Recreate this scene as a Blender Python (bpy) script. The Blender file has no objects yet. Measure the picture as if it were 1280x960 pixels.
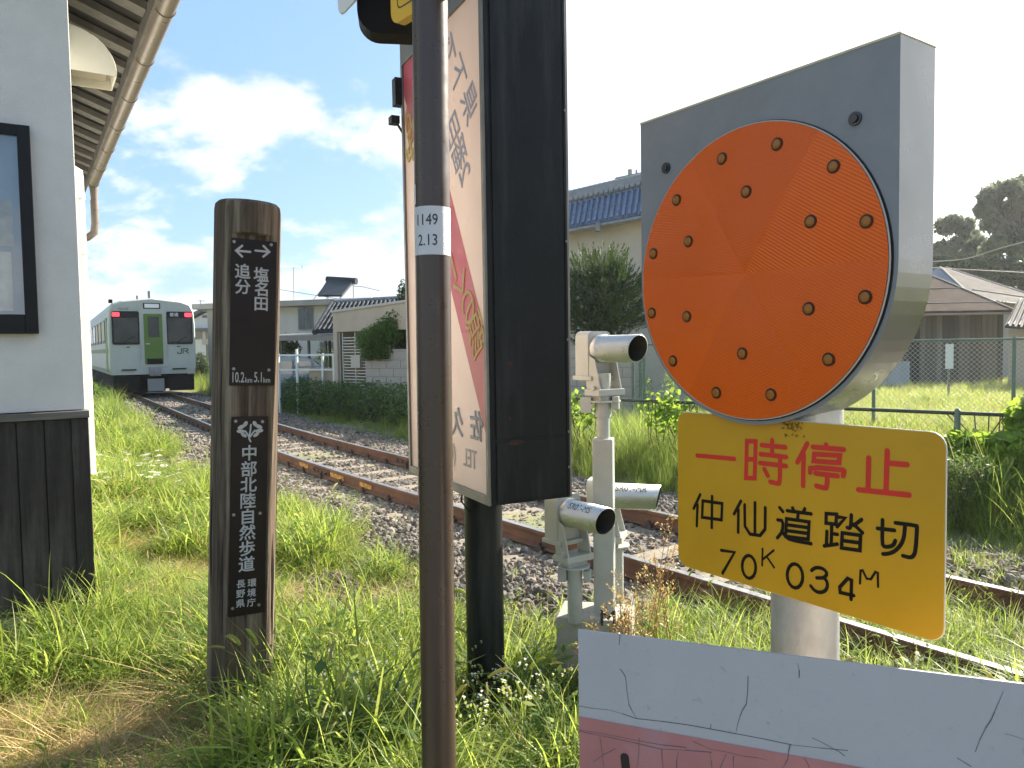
import bpy, bmesh, math, random
import numpy as np
from mathutils import Matrix, Vector, noise

random.seed(7); RNG = np.random.default_rng(11)
sc = bpy.context.scene
C = sc.collection
R = math.radians

# ---------------------------------------------------------------- camera
F, PITCH, ROLL, EYE = 950.0, R(2.8), R(0.9), 1.55
_f = Vector((0, math.cos(PITCH), -math.sin(PITCH)))
_u0 = Vector((0, math.sin(PITCH), math.cos(PITCH))); _r0 = Vector((1, 0, 0))
_r = _r0*math.cos(ROLL) - _u0*math.sin(ROLL); _u = _u0*math.cos(ROLL) + _r0*math.sin(ROLL)
cam = bpy.data.cameras.new('camera'); cam_ob = bpy.data.objects.new('camera', cam); C.objects.link(cam_ob)
cam.sensor_width = 36; cam.lens = F/1280*36; cam.clip_start = .05; cam.clip_end = 3000
cam_ob.matrix_world = Matrix.Translation((0, 0, EYE)) @ Matrix((_r, _u, -_f)).transposed().to_4x4()
sc.camera = cam_ob
CAM = Vector((0, 0, EYE))
def ray(px, py): return _r*((px-640)/F) - _u*((py-480)/F) + _f
def at(px, py, Y):
    d = ray(px, py); return CAM + d*(Y/d.y)
def on_z(px, py, z=0.0):
    d = ray(px, py); return CAM + d*((z-EYE)/d.z)
def hit(M, px, py, ax, val):
    """where the sight line through a photo point meets the plane local[ax] = val of the frame M"""
    Mi = M.inverted(); o = Mi @ CAM; d = Mi.to_3x3() @ ray(px, py)
    return o + d*((val-o[ax])/d[ax])

# ---------------------------------------------------------------- sun, sky, exposure
SUN_AZ, SUN_EL = R(50), R(31)
sun = bpy.data.lights.new('sun', 'SUN'); sun.energy = 5.0; sun.angle = R(.55); sun.color = (1, .91, .76)
sun_ob = bpy.data.objects.new('sun', sun); C.objects.link(sun_ob)
sd = Vector((math.sin(SUN_AZ)*math.cos(SUN_EL), math.cos(SUN_AZ)*math.cos(SUN_EL), math.sin(SUN_EL)))
sun_ob.rotation_euler = sd.to_track_quat('Z', 'Y').to_euler()
world = bpy.data.worlds.new('World'); sc.world = world; world.use_nodes = True
def build_sky():
    nt = world.node_tree; N = nt.nodes; L = nt.links
    N.clear()
    out = N.new('ShaderNodeOutputWorld'); bg = N.new('ShaderNodeBackground'); L.new(bg.outputs[0], out.inputs[0])
    bg.inputs[1].default_value = .062
    sky = N.new('ShaderNodeTexSky'); sky.sky_type = 'NISHITA'; sky.sun_disc = False
    sky.sun_elevation = SUN_EL; sky.sun_rotation = SUN_AZ
    sky.air_density = 1.0; sky.dust_density = 2.2; sky.ozone_density = 1.2; sky.altitude = 700
    tc = N.new('ShaderNodeTexCoord')
    sep = N.new('ShaderNodeSeparateXYZ'); L.new(tc.outputs['Generated'], sep.inputs[0])
    def mth(op, a, b=None, clamp=False):
        n = N.new('ShaderNodeMath'); n.operation = op; n.use_clamp = clamp
        for i, q in enumerate((a, b)):
            if q is None: continue
            if isinstance(q, (int, float)): n.inputs[i].default_value = q
            else: L.new(q, n.inputs[i])
        return n.outputs[0]
    zc = mth('MAXIMUM', sep.outputs[2], 0.0)
    den = mth('ADD', zc, .34)
    cx = mth('DIVIDE', sep.outputs[0], den); cy = mth('DIVIDE', sep.outputs[1], den)
    cmb = N.new('ShaderNodeCombineXYZ'); L.new(cx, cmb.inputs[0]); L.new(cy, cmb.inputs[1]); cmb.inputs[2].default_value = 3.7
    def nz(scale, detail, rough, dist, off):
        mp = N.new('ShaderNodeMapping'); L.new(cmb.outputs[0], mp.inputs[0]); mp.inputs['Location'].default_value = off
        n = N.new('ShaderNodeTexNoise'); n.inputs['Scale'].default_value = scale; n.inputs['Detail'].default_value = detail
        n.inputs['Roughness'].default_value = rough; n.inputs['Distortion'].default_value = dist
        L.new(mp.outputs[0], n.inputs['Vector']); return n.outputs[0]
    def ramp(v, a, b):
        m = N.new('ShaderNodeMapRange'); m.interpolation_type = 'SMOOTHSTEP'
        m.inputs[1].default_value = a; m.inputs[2].default_value = b; L.new(v, m.inputs[0]); return m.outputs[0]
    big = nz(1.15, 9, .56, .25, (3.3, 11.4, 0)); puff = nz(3.6, 8, .6, .1, (2.1, 5.3, 0))
    body = mth('ADD', mth('MULTIPLY', big, .68), mth('MULTIPLY', puff, .32))
    # the sunward half of the sky carries more cloud
    dot = N.new('ShaderNodeVectorMath'); dot.operation = 'DOT_PRODUCT'; L.new(tc.outputs['Generated'], dot.inputs[0]); dot.inputs[1].default_value = sd
    sunward = dot.outputs['Value']
    # the band of cumulus low over the horizon
    low = mth('MULTIPLY', mth('SUBTRACT', 1.0, ramp(zc, .12, .42)), .078)
    body = mth('ADD', body, low)
    body = mth('ADD', body, mth('MULTIPLY', ramp(sunward, .35, .95), .10))
    mask = mth('MULTIPLY', ramp(body, .53, .595), ramp(sep.outputs[2], -.02, .03))
    shade = ramp(nz(1.1, 6, .55, 0, (4.0, 9.0, 0)), .35, .65)
    cm = N.new('ShaderNodeMixRGB'); L.new(shade, cm.inputs[0])
    cm.inputs[1].default_value = (4.3, 4.8, 5.5, 1); cm.inputs[2].default_value = (6.1, 6.15, 6.2, 1)
    veil = N.new('ShaderNodeMixRGB'); veil.inputs[0].default_value = .55; L.new(sky.outputs[0], veil.inputs[1]); veil.inputs[2].default_value = (2.2, 3.9, 6.0, 1)
    mx = N.new('ShaderNodeMixRGB'); L.new(mth('MULTIPLY', mask, .92), mx.inputs[0]); L.new(veil.outputs[0], mx.inputs[1]); L.new(cm.outputs[0], mx.inputs[2])
    gl = N.new('ShaderNodeMixRGB'); gl.blend_type = 'ADD'; gl.inputs[0].default_value = 1; L.new(mx.outputs[0], gl.inputs[1])
    gs = N.new('ShaderNodeMixRGB'); gs.inputs[1].default_value = (0, 0, 0, 1); gs.inputs[2].default_value = (4.6, 4.4, 4.1, 1); L.new(mth('POWER', ramp(sunward, .54, 1.02), 1.4), gs.inputs[0]); L.new(gs.outputs[0], gl.inputs[2])
    L.new(gl.outputs[0], bg.inputs[0])
build_sky()
sc.view_settings.view_transform = 'Standard'; sc.view_settings.look = 'None'
sc.view_settings.exposure = 1.75; sc.view_settings.gamma = 1
sc.cycles.max_bounces = 6; sc.cycles.transparent_max_bounces = 12

# ---------------------------------------------------------------- materials
def mat(name, base, rough=.6, metal=0., var=0., vscale=6., bump=0., bscale=40., dirt=None, damt=.5, dscale=3., streak=0, transl=0., spec=.5,
        coat=0., emit=None, stretch=None, inst=0., trcol=None, dlim=(.45, .7)):
    m = bpy.data.materials.new(name); m.use_nodes = True
    nt = m.node_tree; N = nt.nodes; L = nt.links
    b = N['Principled BSDF']; out = N['Material Output']
    b.inputs['Roughness'].default_value = rough; b.inputs['Metallic'].default_value = metal
    b.inputs['Specular IOR Level'].default_value = spec; b.inputs['Coat Weight'].default_value = coat
    col = (*base, 1)
    b.inputs['Base Color'].default_value = col
    tc = N.new('ShaderNodeTexCoord'); src = tc.outputs['Object']
    if stretch:
        mp = N.new('ShaderNodeMapping'); mp.inputs['Scale'].default_value = stretch; L.new(src, mp.inputs[0]); ssrc = mp.outputs[0]
    else: ssrc = src
    last = None
    def mix(fac, c1, c2):
        n = N.new('ShaderNodeMixRGB')
        for i, q in ((0, fac), (1, c1), (2, c2)):
            if isinstance(q, (int, float)): n.inputs[i].default_value = q
            elif isinstance(q, tuple): n.inputs[i].default_value = q
            else: L.new(q, n.inputs[i])
        return n.outputs[0]
    def nz(vec, scale, detail=6, rough_=.6):
        n = N.new('ShaderNodeTexNoise'); n.inputs['Scale'].default_value = scale; n.inputs['Detail'].default_value = detail; n.inputs['Roughness'].default_value = rough_
        L.new(vec, n.inputs['Vector']); return n.outputs[0]
    def rng(v, a, b_, lo=0., hi=1.):
        n = N.new('ShaderNodeMapRange'); L.new(v, n.inputs[0]); n.inputs[1].default_value = a; n.inputs[2].default_value = b_; n.inputs[3].default_value = lo; n.inputs[4].default_value = hi
        return n.outputs[0]
    cur = col
    if var:
        lo = tuple(max(0, c*(1-var)) for c in base)+(1,); hi = tuple(min(1, c*(1+var)) for c in base)+(1,)
        cur = mix(rng(nz(ssrc, vscale), .3, .7), lo, hi)
    if inst:
        oi = N.new('ShaderNodeObjectInfo')
        hs = N.new('ShaderNodeHueSaturation'); 
        if isinstance(cur, tuple): hs.inputs['Color'].default_value = cur
        else: L.new(cur, hs.inputs['Color'])
        L.new(rng(oi.outputs['Random'], 0, 1, 1-inst, 1+inst), hs.inputs['Value'])
        cur = hs.outputs[0]
    if dirt is not None:
        if streak:
            mp = N.new('ShaderNodeMapping'); mp.inputs['Scale'].default_value = (1, 1, streak); L.new(src, mp.inputs[0]); dv = mp.outputs[0]
        else: dv = src
        d = rng(nz(dv, dscale, 9, .65), dlim[0], dlim[1], 0, damt)
        cur = mix(d, cur, (*dirt, 1))
    if not isinstance(cur, tuple): L.new(cur, b.inputs['Base Color'])
    if var or dirt is not None:
        L.new(rng(nz(src, vscale*1.7+3), .3, .7, max(.02, rough-.09), min(1, rough+.09)), b.inputs['Roughness'])
    if bump:
        bp = N.new('ShaderNodeBump'); bp.inputs['Strength'].default_value = min(1, bump); bp.inputs['Distance'].default_value = .01
        L.new(nz(ssrc, bscale, 8, .6), bp.inputs['Height']); L.new(bp.outputs[0], b.inputs['Normal'])
    if emit:
        b.inputs['Emission Color'].default_value = (*emit[0], 1); b.inputs['Emission Strength'].default_value = emit[1]
    if transl:
        t = N.new('ShaderNodeBsdfTranslucent')
        if trcol:
            t.inputs[0].default_value = (*trcol, 1)
            if not isinstance(cur, tuple):
                L.new(mix(.5, cur, (*trcol, 1)), t.inputs[0])
        elif isinstance(cur, tuple): t.inputs[0].default_value = cur
        else: L.new(cur, t.inputs[0])
        ms = N.new('ShaderNodeMixShader'); ms.inputs[0].default_value = transl
        L.new(b.outputs[0], ms.inputs[1]); L.new(t.outputs[0], ms.inputs[2]); L.new(ms.outputs[0], out.inputs[0])
    return m
def glass(name, tint=(.05, .06, .06), refl=.35, rough=.03):
    """a pane: mirror reflection over a clear tinted sheet"""
    m = bpy.data.materials.new(name); m.use_nodes = True; nt = m.node_tree; N = nt.nodes; L = nt.links
    N.remove(N['Principled BSDF']); out = N['Material Output']
    g = N.new('ShaderNodeBsdfGlossy'); g.inputs['Roughness'].default_value = rough; g.inputs[0].default_value = (.9, .92, .95, 1)
    t = N.new('ShaderNodeBsdfTransparent'); t.inputs[0].default_value = (*tint, 1)
    ms = N.new('ShaderNodeMixShader'); ms.inputs[0].default_value = refl
    L.new(t.outputs[0], ms.inputs[1]); L.new(g.outputs[0], ms.inputs[2]); L.new(ms.outputs[0], out.inputs[0])
    return m

# ---------------------------------------------------------------- mesh helpers
class MB:
    def __init__(s): s.v = []; s.f = []; s.m = []; s.s = []
    def add(s, vs, fs, m=0, smooth=False):
        o = len(s.v); s.v += [tuple(v) for v in vs]
        for f in fs: s.f.append([i+o for i in f]); s.m.append(m); s.s.append(smooth)
        return s
    def box(s, c, d, rot=None, m=0):
        hx, hy, hz = d[0]/2, d[1]/2, d[2]/2
        vs = [Vector((x, y, z)) for x in (-hx, hx) for y in (-hy, hy) for z in (-hz, hz)]
        if rot is not None: vs = [rot @ v for v in vs]
        vs = [v+Vector(c) for v in vs]
        return s.add(vs, [(0, 1, 3, 2), (4, 6, 7, 5), (0, 4, 5, 1), (2, 3, 7, 6), (0, 2, 6, 4), (1, 5, 7, 3)], m)
    def span(s, a, b, m=0):
        return s.box([(p+q)/2 for p, q in zip(a, b)], [abs(q-p) for p, q in zip(a, b)], None, m)
    def tube(s, pts, r, n=8, m=0, cap=True):
        pts = [Vector(p) for p in pts]; rs = r if isinstance(r, (list, tuple)) else [r]*len(pts)
        t0 = (pts[1]-pts[0]).normalized(); ref = Vector((0, 0, 1)) if abs(t0.z) < .9 else Vector((1, 0, 0))
        a = t0.cross(ref).normalized(); vs = []
        for i, p in enumerate(pts):
            t = (pts[min(i+1, len(pts)-1)]-pts[max(i-1, 0)]).normalized()
            a = (a-t*a.dot(t)).normalized(); b = t.cross(a)
            for k in range(n):
                an = 2*math.pi*k/n; vs.append(p+(a*math.cos(an)+b*math.sin(an))*rs[i])
        fs = [(i*n+k, i*n+(k+1) % n, (i+1)*n+(k+1) % n, (i+1)*n+k) for i in range(len(pts)-1) for k in range(n)]
        s.add(vs, fs, m, True)
        if cap: s.add(vs[:n], [tuple(range(n))[::-1]], m); s.add(vs[-n:], [tuple(range(n))], m)
        return s
    def cyl(s, a, b, r, n=16, m=0, r2=None): return s.tube([a, b], [r, r if r2 is None else r2], n, m)
    def prism(s, poly, a, b, M=None, m=0, smooth=False):
        """2D outline (u, w) extruded along the third axis from a to b; M maps (u, w, t)"""
        n = len(poly); M = M or Matrix.Identity(4)
        vs = [M @ Vector((p[0], p[1], a)) for p in poly]+[M @ Vector((p[0], p[1], b)) for p in poly]
        s.add(vs, [(i, (i+1) % n, n+(i+1) % n, n+i) for i in range(n)], m, smooth)
        s.add(vs[:n], [tuple(range(n))[::-1]], m); s.add(vs[n:], [tuple(range(n))], m)
        return s
    def quad(s, a, b, c, d, m=0): return s.add([a, b, c, d], [(0, 1, 2, 3)], m)
    def mesh(s, name, mats):
        me = bpy.data.meshes.new(name); me.from_pydata([tuple(v) for v in s.v], [], s.f)
        mats = mats if isinstance(mats, (list, tuple)) else [mats]
        for m in mats: me.materials.append(m)
        me.polygons.foreach_set('material_index', s.m); me.polygons.foreach_set('use_smooth', s.s)
        bm = bmesh.new(); bm.from_mesh(me); bmesh.ops.recalc_face_normals(bm, faces=bm.faces); bm.to_mesh(me); bm.free()
        me.update(); return me
    def build(s, name, mats, parent=None, bevel=0, seg=2, loc=None):
        o = bpy.data.objects.new(name, s.mesh(name, mats)); C.objects.link(o)
        if parent is not None: o.parent = parent
        if loc is not None: o.location = loc
        if bevel:
            b = o.modifiers.new('bevel', 'BEVEL'); b.width = bevel; b.segments = seg; b.limit_method = 'ANGLE'; b.angle_limit = R(40)
        return o
def mesh_np(name, V, Q, mats, parent=None, smooth=False, mi=None):
    V = np.asarray(V, np.float32).reshape(-1, 3); Q = np.asarray(Q, np.int32); k = Q.shape[1]
    me = bpy.data.meshes.new(name); me.vertices.add(len(V)); me.vertices.foreach_set('co', V.ravel())
    me.loops.add(Q.size); me.loops.foreach_set('vertex_index', Q.ravel())
    me.polygons.add(len(Q)); me.polygons.foreach_set('loop_start', np.arange(0, Q.size, k, dtype=np.int32))
    if smooth: me.polygons.foreach_set('use_smooth', np.ones(len(Q), bool))
    for m in (mats if isinstance(mats, (list, tuple)) else [mats]): me.materials.append(m)
    if mi is not None: me.polygons.foreach_set('material_index', np.asarray(mi, np.int32))
    me.update(calc_edges=True); me.validate()
    o = bpy.data.objects.new(name, me)
    if parent is not None: o.parent = parent
    return o
def tag(o, label, cat, group=None):
    o['label'] = label; o['category'] = cat
    if group: o['group'] = group
    return o
def thing(name, label, cat, M=None, group=None):
    o = bpy.data.objects.new(name, None); C.objects.link(o); o.empty_display_size = .2
    if M is not None: o.matrix_world = M
    return tag(o, label, cat, group)
def TR(x, y, z=0., rz=0.): return Matrix.Translation((x, y, z)) @ Matrix.Rotation(rz, 4, 'Z')
def place(me, name, parent=None, M=None):
    o = bpy.data.objects.new(name, me); C.objects.link(o)
    if parent is not None: o.parent = parent
    if M is not None: o.matrix_local = M
    return o
def kids(o): return [c for c in bpy.data.objects if c.parent == o]
def copy_tree(o, parent=None):
    c = o.copy(); C.objects.link(c); c.parent = parent
    for k in kids(o): copy_tree(k, c)
    return c
def text_mesh(body, size, bold=0., ext=.0006, align='CENTER', bend=None):
    cu = bpy.data.curves.new('lettering', 'FONT'); cu.body = body; cu.size = size; cu.extrude = ext
    if bold > .003: cu.bevel_depth = bold*size; cu.bevel_resolution = 0; cu.extrude = .0001
    cu.align_x = align; cu.align_y = 'CENTER'; cu.resolution_u = 3
    o = bpy.data.objects.new('lettering', cu); C.objects.link(o)
    bpy.context.view_layer.update(); dg = bpy.context.evaluated_depsgraph_get()
    me = bpy.data.meshes.new_from_object(o.evaluated_get(dg)); bpy.data.objects.remove(o); bpy.data.curves.remove(cu)
    if len(me.vertices) and align == 'CENTER':
        xs = [v.co.x for v in me.vertices]; ys = [v.co.y for v in me.vertices]
        cx, cy = (min(xs)+max(xs))/2, (min(ys)+max(ys))/2
        for v in me.vertices: v.co.x -= cx; v.co.y -= cy
    return me
def letter(body, size, m, parent, M, bold=0., ext=.0006, sx=1., name='lettering'):
    me = text_mesh(body, size, bold, ext); me.materials.clear(); me.materials.append(m)
    return place(me, name, parent, M @ Matrix.Diagonal((sx, 1, 1, 1)))
FRONT = Matrix.Rotation(R(90), 4, 'X')            # text x -> x, text y -> z, facing -y
def chaikin(p):
    q = [p[0]]
    for a, b in zip(p[:-1], p[1:]): q += [a*.75+b*.25, a*.25+b*.75]
    return q+[p[-1]]
def strokes(sts, w, z0=.0002, dz=.00003, smooth=True):
    """brush strokes with round ends lying in the xy plane; each a hair above the one before"""
    mb = MB(); z = z0
    for st in sts:
        P = [Vector(p) for p in st]; closed = (P[0]-P[-1]).length < 1e-6
        if closed:
            P = P[:-1]; n = len(P); vs = []
            for i in range(n):
                d1 = (P[i]-P[i-1]).normalized(); d2 = (P[(i+1) % n]-P[i]).normalized()
                n1 = Vector((-d1.y, d1.x)); n2 = Vector((-d2.y, d2.x)); mt = (n1+n2).normalized(); k = min(1.5, 1/max(.4, mt.dot(n1)))
                vs += [(*(P[i]+mt*k*w/2), z), (*(P[i]-mt*k*w/2), z)]
            mb.add(vs, [(2*i, 2*i+1, (2*i+3) % (2*n), (2*i+2) % (2*n)) for i in range(n)])
        else:
            if smooth and len(P) > 3: P = chaikin(P)
            n = len(P); Lf, Rt = [], []
            for i in range(n):
                d1 = (P[i]-P[i-1]).normalized() if i else (P[1]-P[0]).normalized(); d2 = (P[i+1]-P[i]).normalized() if i < n-1 else d1
                n1 = Vector((-d1.y, d1.x)); n2 = Vector((-d2.y, d2.x)); mt = (n1+n2).normalized(); k = min(1.6, 1/max(.4, mt.dot(n1)))
                Lf.append(P[i]+mt*k*w/2); Rt.append(P[i]-mt*k*w/2)
            d = (P[-1]-P[-2]).normalized(); a0 = math.atan2(d.y, d.x)
            e = [P[-1]+Vector((math.cos(a0+t), math.sin(a0+t)))*w/2 for t in [R(x) for x in (60, 30, 0, -30, -60)]]
            d = (P[0]-P[1]).normalized(); a0 = math.atan2(d.y, d.x)
            b = [P[0]+Vector((math.cos(a0+t), math.sin(a0+t)))*w/2 for t in [R(x) for x in (60, 30, 0, -30, -60)]]
            vs = [(*p, z) for p in Lf+Rt+e+b]
            fs = [(i, i+1, n+i+1, n+i) for i in range(n-1)]
            fs.append([n-1]+[2*n+i for i in range(5)]+[2*n-1]); fs.append([n]+[2*n+5+i for i in range(5)]+[0])
            mb.add(vs, fs)
        z += dz
    return mb
def rrect(w, h, r, n=5, cx=0, cy=0):
    out = []
    for sx, sy, a in ((1, 1, 0), (-1, 1, 90), (-1, -1, 180), (1, -1, 270)):
        for k in range(n+1):
            t = R(a+90*k/n); out.append((cx+sx*(w/2-r)+r*math.cos(t), cy+sy*(h/2-r)+r*math.sin(t)))
    return out

# ---------------------------------------------------------------- track line and terrain
HD = R(36.1); TN = Vector((math.cos(HD), math.sin(HD), 0)); TU = Vector((-math.sin(HD), math.cos(HD), 0))
VC, SB, SE, KC = 4.125, 6.4, 13.4, .012
def sv(x, y): return -math.sin(HD)*x+math.cos(HD)*y, math.cos(HD)*x+math.sin(HD)*y
def xy(s, v):
    p = TU*s+TN*v; return p.x, p.y
def drop(s): return -.0055*min(max(s-4, 0), 34)
def track(s, off=0., z=0.):
    t = max(min(s, SE)-SB, 0); hd = KC*t; v = VC+.5*KC*t*t+math.tan(hd)*max(s-SE, 0)
    p = TU*s+TN*v; d = TU*math.cos(hd)+TN*math.sin(hd); nrm = TN*math.cos(hd)-TU*math.sin(hd)
    p = p+nrm*off; p.z = drop(s)+z
    return p, d, nrm
def dv_of(s, v):
    t = np.clip(s, SB, SE)-SB; return (v-(VC+.5*KC*t*t+np.tan(KC*t)*np.maximum(s-SE, 0)))*np.cos(KC*t)
def terrain(x, y):
    s, v = sv(x, y); d = dv_of(s, v)
    z = -.0055*np.clip(s-4, 0, 34)
    bed = np.interp(np.abs(d), [0, 1.35, 1.75, 2.2, 3], [.0, .0, -.07, -.10, -.03])
    return z+bed
# ---------------------------------------------------------------- ground, road, ballast
def build_ground():
    xs = np.concatenate([[-1600, -700, -300, -140, -70, -45], np.arange(-32, 32.01, .4), [45, 70, 140, 300, 700, 1600]])
    ys = np.concatenate([[-1600, -700, -300, -120, -50, -20], np.arange(-8, 46.01, .4), [60, 90, 150, 300, 700, 1600]])
    X, Y = np.meshgrid(xs, ys); Z = terrain(X, Y)
    Z += .02*np.sin(X*2.1+Y*.7)*np.sin(Y*1.7-X*.4)
    V = np.stack([X, Y, Z], -1).reshape(-1, 3); nx = len(xs); ny = len(ys)
    i, j = np.meshgrid(np.arange(nx-1), np.arange(ny-1)); a = (j*nx+i).ravel()
    Q = np.stack([a, a+1, a+nx+1, a+nx], -1)
    m = mat('soil', (.13, .145, .06), .95, var=.35, vscale=2.2, bump=.8, bscale=14, dirt=(.28, .215, .12), damt=.8, dscale=.9)
    o = mesh_np('ground', V, Q, m, smooth=True); C.objects.link(o); o['kind'] = 'structure'
build_ground()
def build_road():
    asph = mat('asphalt', (.15, .148, .142), .9, var=.25, vscale=9, bump=.5, bscale=120, dirt=(.1, .095, .085), damt=.4, dscale=1.2)
    mb = MB()
    pts = [xy(-5.5, -26), xy(.25, -26), xy(.25, 2.3), xy(-5.5, 2.3)]
    mb.prism(pts, -.06, .035)
    o = mb.build('road', asph); o['kind'] = 'structure'
build_road()
M_ballast = mat('ballast_fines', (.135, .115, .095), .95, var=.45, vscale=26, bump=1., bscale=30, dirt=(.10, .075, .055), damt=.6, dscale=2.)
def build_bed():
    prof = [(-2.15, -.13), (-1.7, -.052), (-1.3, .008), (1.3, .008), (1.7, -.052), (2.15, -.13)]
    mb = MB(); S = list(np.arange(-5, 48, .8)); vs = []
    for s in S:
        for o_, z in prof: vs.append(track(s, o_, z)[0])
    n = len(prof)
    mb.add(vs, [(i*n+k, i*n+k+1, (i+1)*n+k+1, (i+1)*n+k) for i in range(len(S)-1) for k in range(n-1)], 0, True)
    o = mb.build('ballast_bed', M_ballast); o['kind'] = 'structure'
build_bed()

# ---------------------------------------------------------------- railway track
M_rust = mat('rail_rust', (.135, .066, .039), .85, var=.35, vscale=5, bump=.3, bscale=60, dirt=(.06, .032, .022), damt=.7, dscale=2.4)
M_railtop = mat('rail_head', (.52, .50, .48), .32, metal=.9, var=.15, vscale=8)
M_sleeper = mat('sleeper_wood', (.21, .18, .135), .9, var=.3, vscale=3, bump=.5, bscale=30, stretch=(1, 6, 6), dirt=(.10, .085, .07), damt=.7, dscale=4)
M_clip = mat('rail_fastening', (.06, .04, .032), .8, var=.3)
M_mark = mat('yellow_paint', (.55, .33, .05), .7, dirt=(.2, .09, .04), damt=.9, dscale=14, dlim=(.4, .55))
GA = .575
def build_track():
    root = thing('railway_track', 'single line of rusty brown rails on sleepers and grey ballast running to the train', 'railway track')
    hd, hw, wb, ft = .032, .007, .061, .122
    prof = [(-.061, .0), (-.061, .010), (-.008, .024), (-.008, .085), (-.032, .094), (-.032, .117), (-.026, .122), (.026, .122), (.032, .117), (.032, .094), (.008, .085), (.008, .024), (.061, .010), (.061, 0)]
    n = len(prof)
    for side in (-1, 1):
        mb = MB(); S = list(np.arange(-6, 60, .6)); vs = []
        for s in S:
            p, d, nr = track(s)
            for a, z in prof: vs.append(p+nr*(side*GA+a)+Vector((0, 0, .028+z)))
        for i in range(len(S)-1):
            for k in range(n):
                k2 = (k+1) % n
                mb.add([vs[i*n+k], vs[i*n+k2], vs[(i+1)*n+k2], vs[(i+1)*n+k]], [(0, 1, 2, 3)], 1 if k == 6 else 0)
        mb.build('rail', [M_rust, M_railtop], root)
        # fish-plated joint
        p, d, nr = track(8.9, side*GA); M = Matrix((d, nr, Vector((0, 0, 1)))).transposed().to_4x4(); M.translation = p
        jb = MB()
        for e in (-1, 1):
            jb.box((0, e*.017, .028+.054), (.56, .016, .05))
            for q in (-.2, -.07, .07, .2): jb.cyl((q, e*.022, .084), (q, e*.045, .084), .013, 6)
        o = jb.build('rail_joint', M_clip, root, .002); o.matrix_local = M
        if side < 0:
            for (s0, ln) in ((9.55, .34), (8.45, .5), (7.6, .3)):
                p, d, nr = track(s0, side*GA-.009); M2 = Matrix((d, -nr, Vector((0, 0, 1)))).transposed().to_4x4(); M2.translation = p
                pb = MB(); pb.box((0, .0035, .028+.052), (ln, .003, .05)); pb.build('paint_mark', M_mark, root).matrix_local = M2
    sl = MB(); sl.box((0, 0, -.05), (2.05, .21, .13)); sme = sl.mesh('sleeper', M_sleeper)
    cl = MB(); cl.box((0, 0, .024), (.19, .15, .014)); cl.box((-.072, 0, .046), (.03, .07, .032)); cl.box((.072, 0, .046), (.03, .07, .032))
    cl.cyl((-.072, 0, .05), (-.072, 0, .085), .016, 6); cl.cyl((.072, 0, .05), (.072, 0, .085), .016, 6)
    cme = cl.mesh('fastening', M_clip)
    for k in range(66):
        s = -3+.62*k; p, d, nr = track(s); M = Matrix((nr, d, Vector((0, 0, 1)))).transposed().to_4x4(); M.translation = p+Vector((0, 0, random.uniform(-.006, .004)))
        so = place(sme, 'sleeper', root, M @ Matrix.Rotation(R(random.uniform(-1.2, 1.2)), 4, 'Z'))
        if s < 24:
            for side in (-1, 1): place(cme, 'fastening', so, Matrix.Translation((side*GA, 0, 0)))
build_track()

# ---------------------------------------------------------------- scattering of uncountable things
def scatter(name, protos, P, rot, scl, idx, label=None):
    col = bpy.data.collections.new(name+'_sources')
    for i, o in enumerate(protos):
        o.name = '%s_%02d' % (name, i); col.objects.link(o)
    me = bpy.data.meshes.new(name); P = np.asarray(P, np.float32); me.vertices.add(len(P)); me.vertices.foreach_set('co', P.ravel())
    a = me.attributes.new('rot', 'FLOAT_VECTOR', 'POINT'); a.data.foreach_set('vector', np.asarray(rot, np.float32).ravel())
    a = me.attributes.new('scl', 'FLOAT', 'POINT'); a.data.foreach_set('value', np.asarray(scl, np.float32))
    a = me.attributes.new('idx', 'INT', 'POINT'); a.data.foreach_set('value', np.asarray(idx, np.int32))
    o = bpy.data.objects.new(name, me); C.objects.link(o); o['kind'] = 'stuff'
    g = bpy.data.node_groups.new(name, 'GeometryNodeTree'); N = g.nodes; L = g.links
    g.interface.new_socket('Geometry', in_out='INPUT', socket_type='NodeSocketGeometry'); g.interface.new_socket('Geometry', in_out='OUTPUT', socket_type='NodeSocketGeometry')
    gi = N.new('NodeGroupInput'); go = N.new('NodeGroupOutput'); ip = N.new('GeometryNodeInstanceOnPoints'); ci = N.new('GeometryNodeCollectionInfo')
    ci.inputs['Collection'].default_value = col; ci.inputs['Separate Children'].default_value = True; ci.inputs['Reset Children'].default_value = True
    def attr(n, t):
        q = N.new('GeometryNodeInputNamedAttribute'); q.data_type = t; q.inputs['Name'].default_value = n; return q.outputs['Attribute']
    e2r = N.new('FunctionNodeEulerToRotation'); L.new(attr('rot', 'FLOAT_VECTOR'), e2r.inputs[0])
    L.new(gi.outputs[0], ip.inputs['Points']); L.new(ci.outputs[0], ip.inputs['Instance']); ip.inputs['Pick Instance'].default_value = True
    L.new(attr('idx', 'INT'), ip.inputs['Instance Index']); L.new(e2r.outputs[0], ip.inputs['Rotation']); L.new(attr('scl', 'FLOAT'), ip.inputs['Scale'])
    L.new(ip.outputs[0], go.inputs[0])
    md = o.modifiers.new('scatter', 'NODES'); md.node_group = g
    if label: o['label'] = label
    return o
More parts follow.
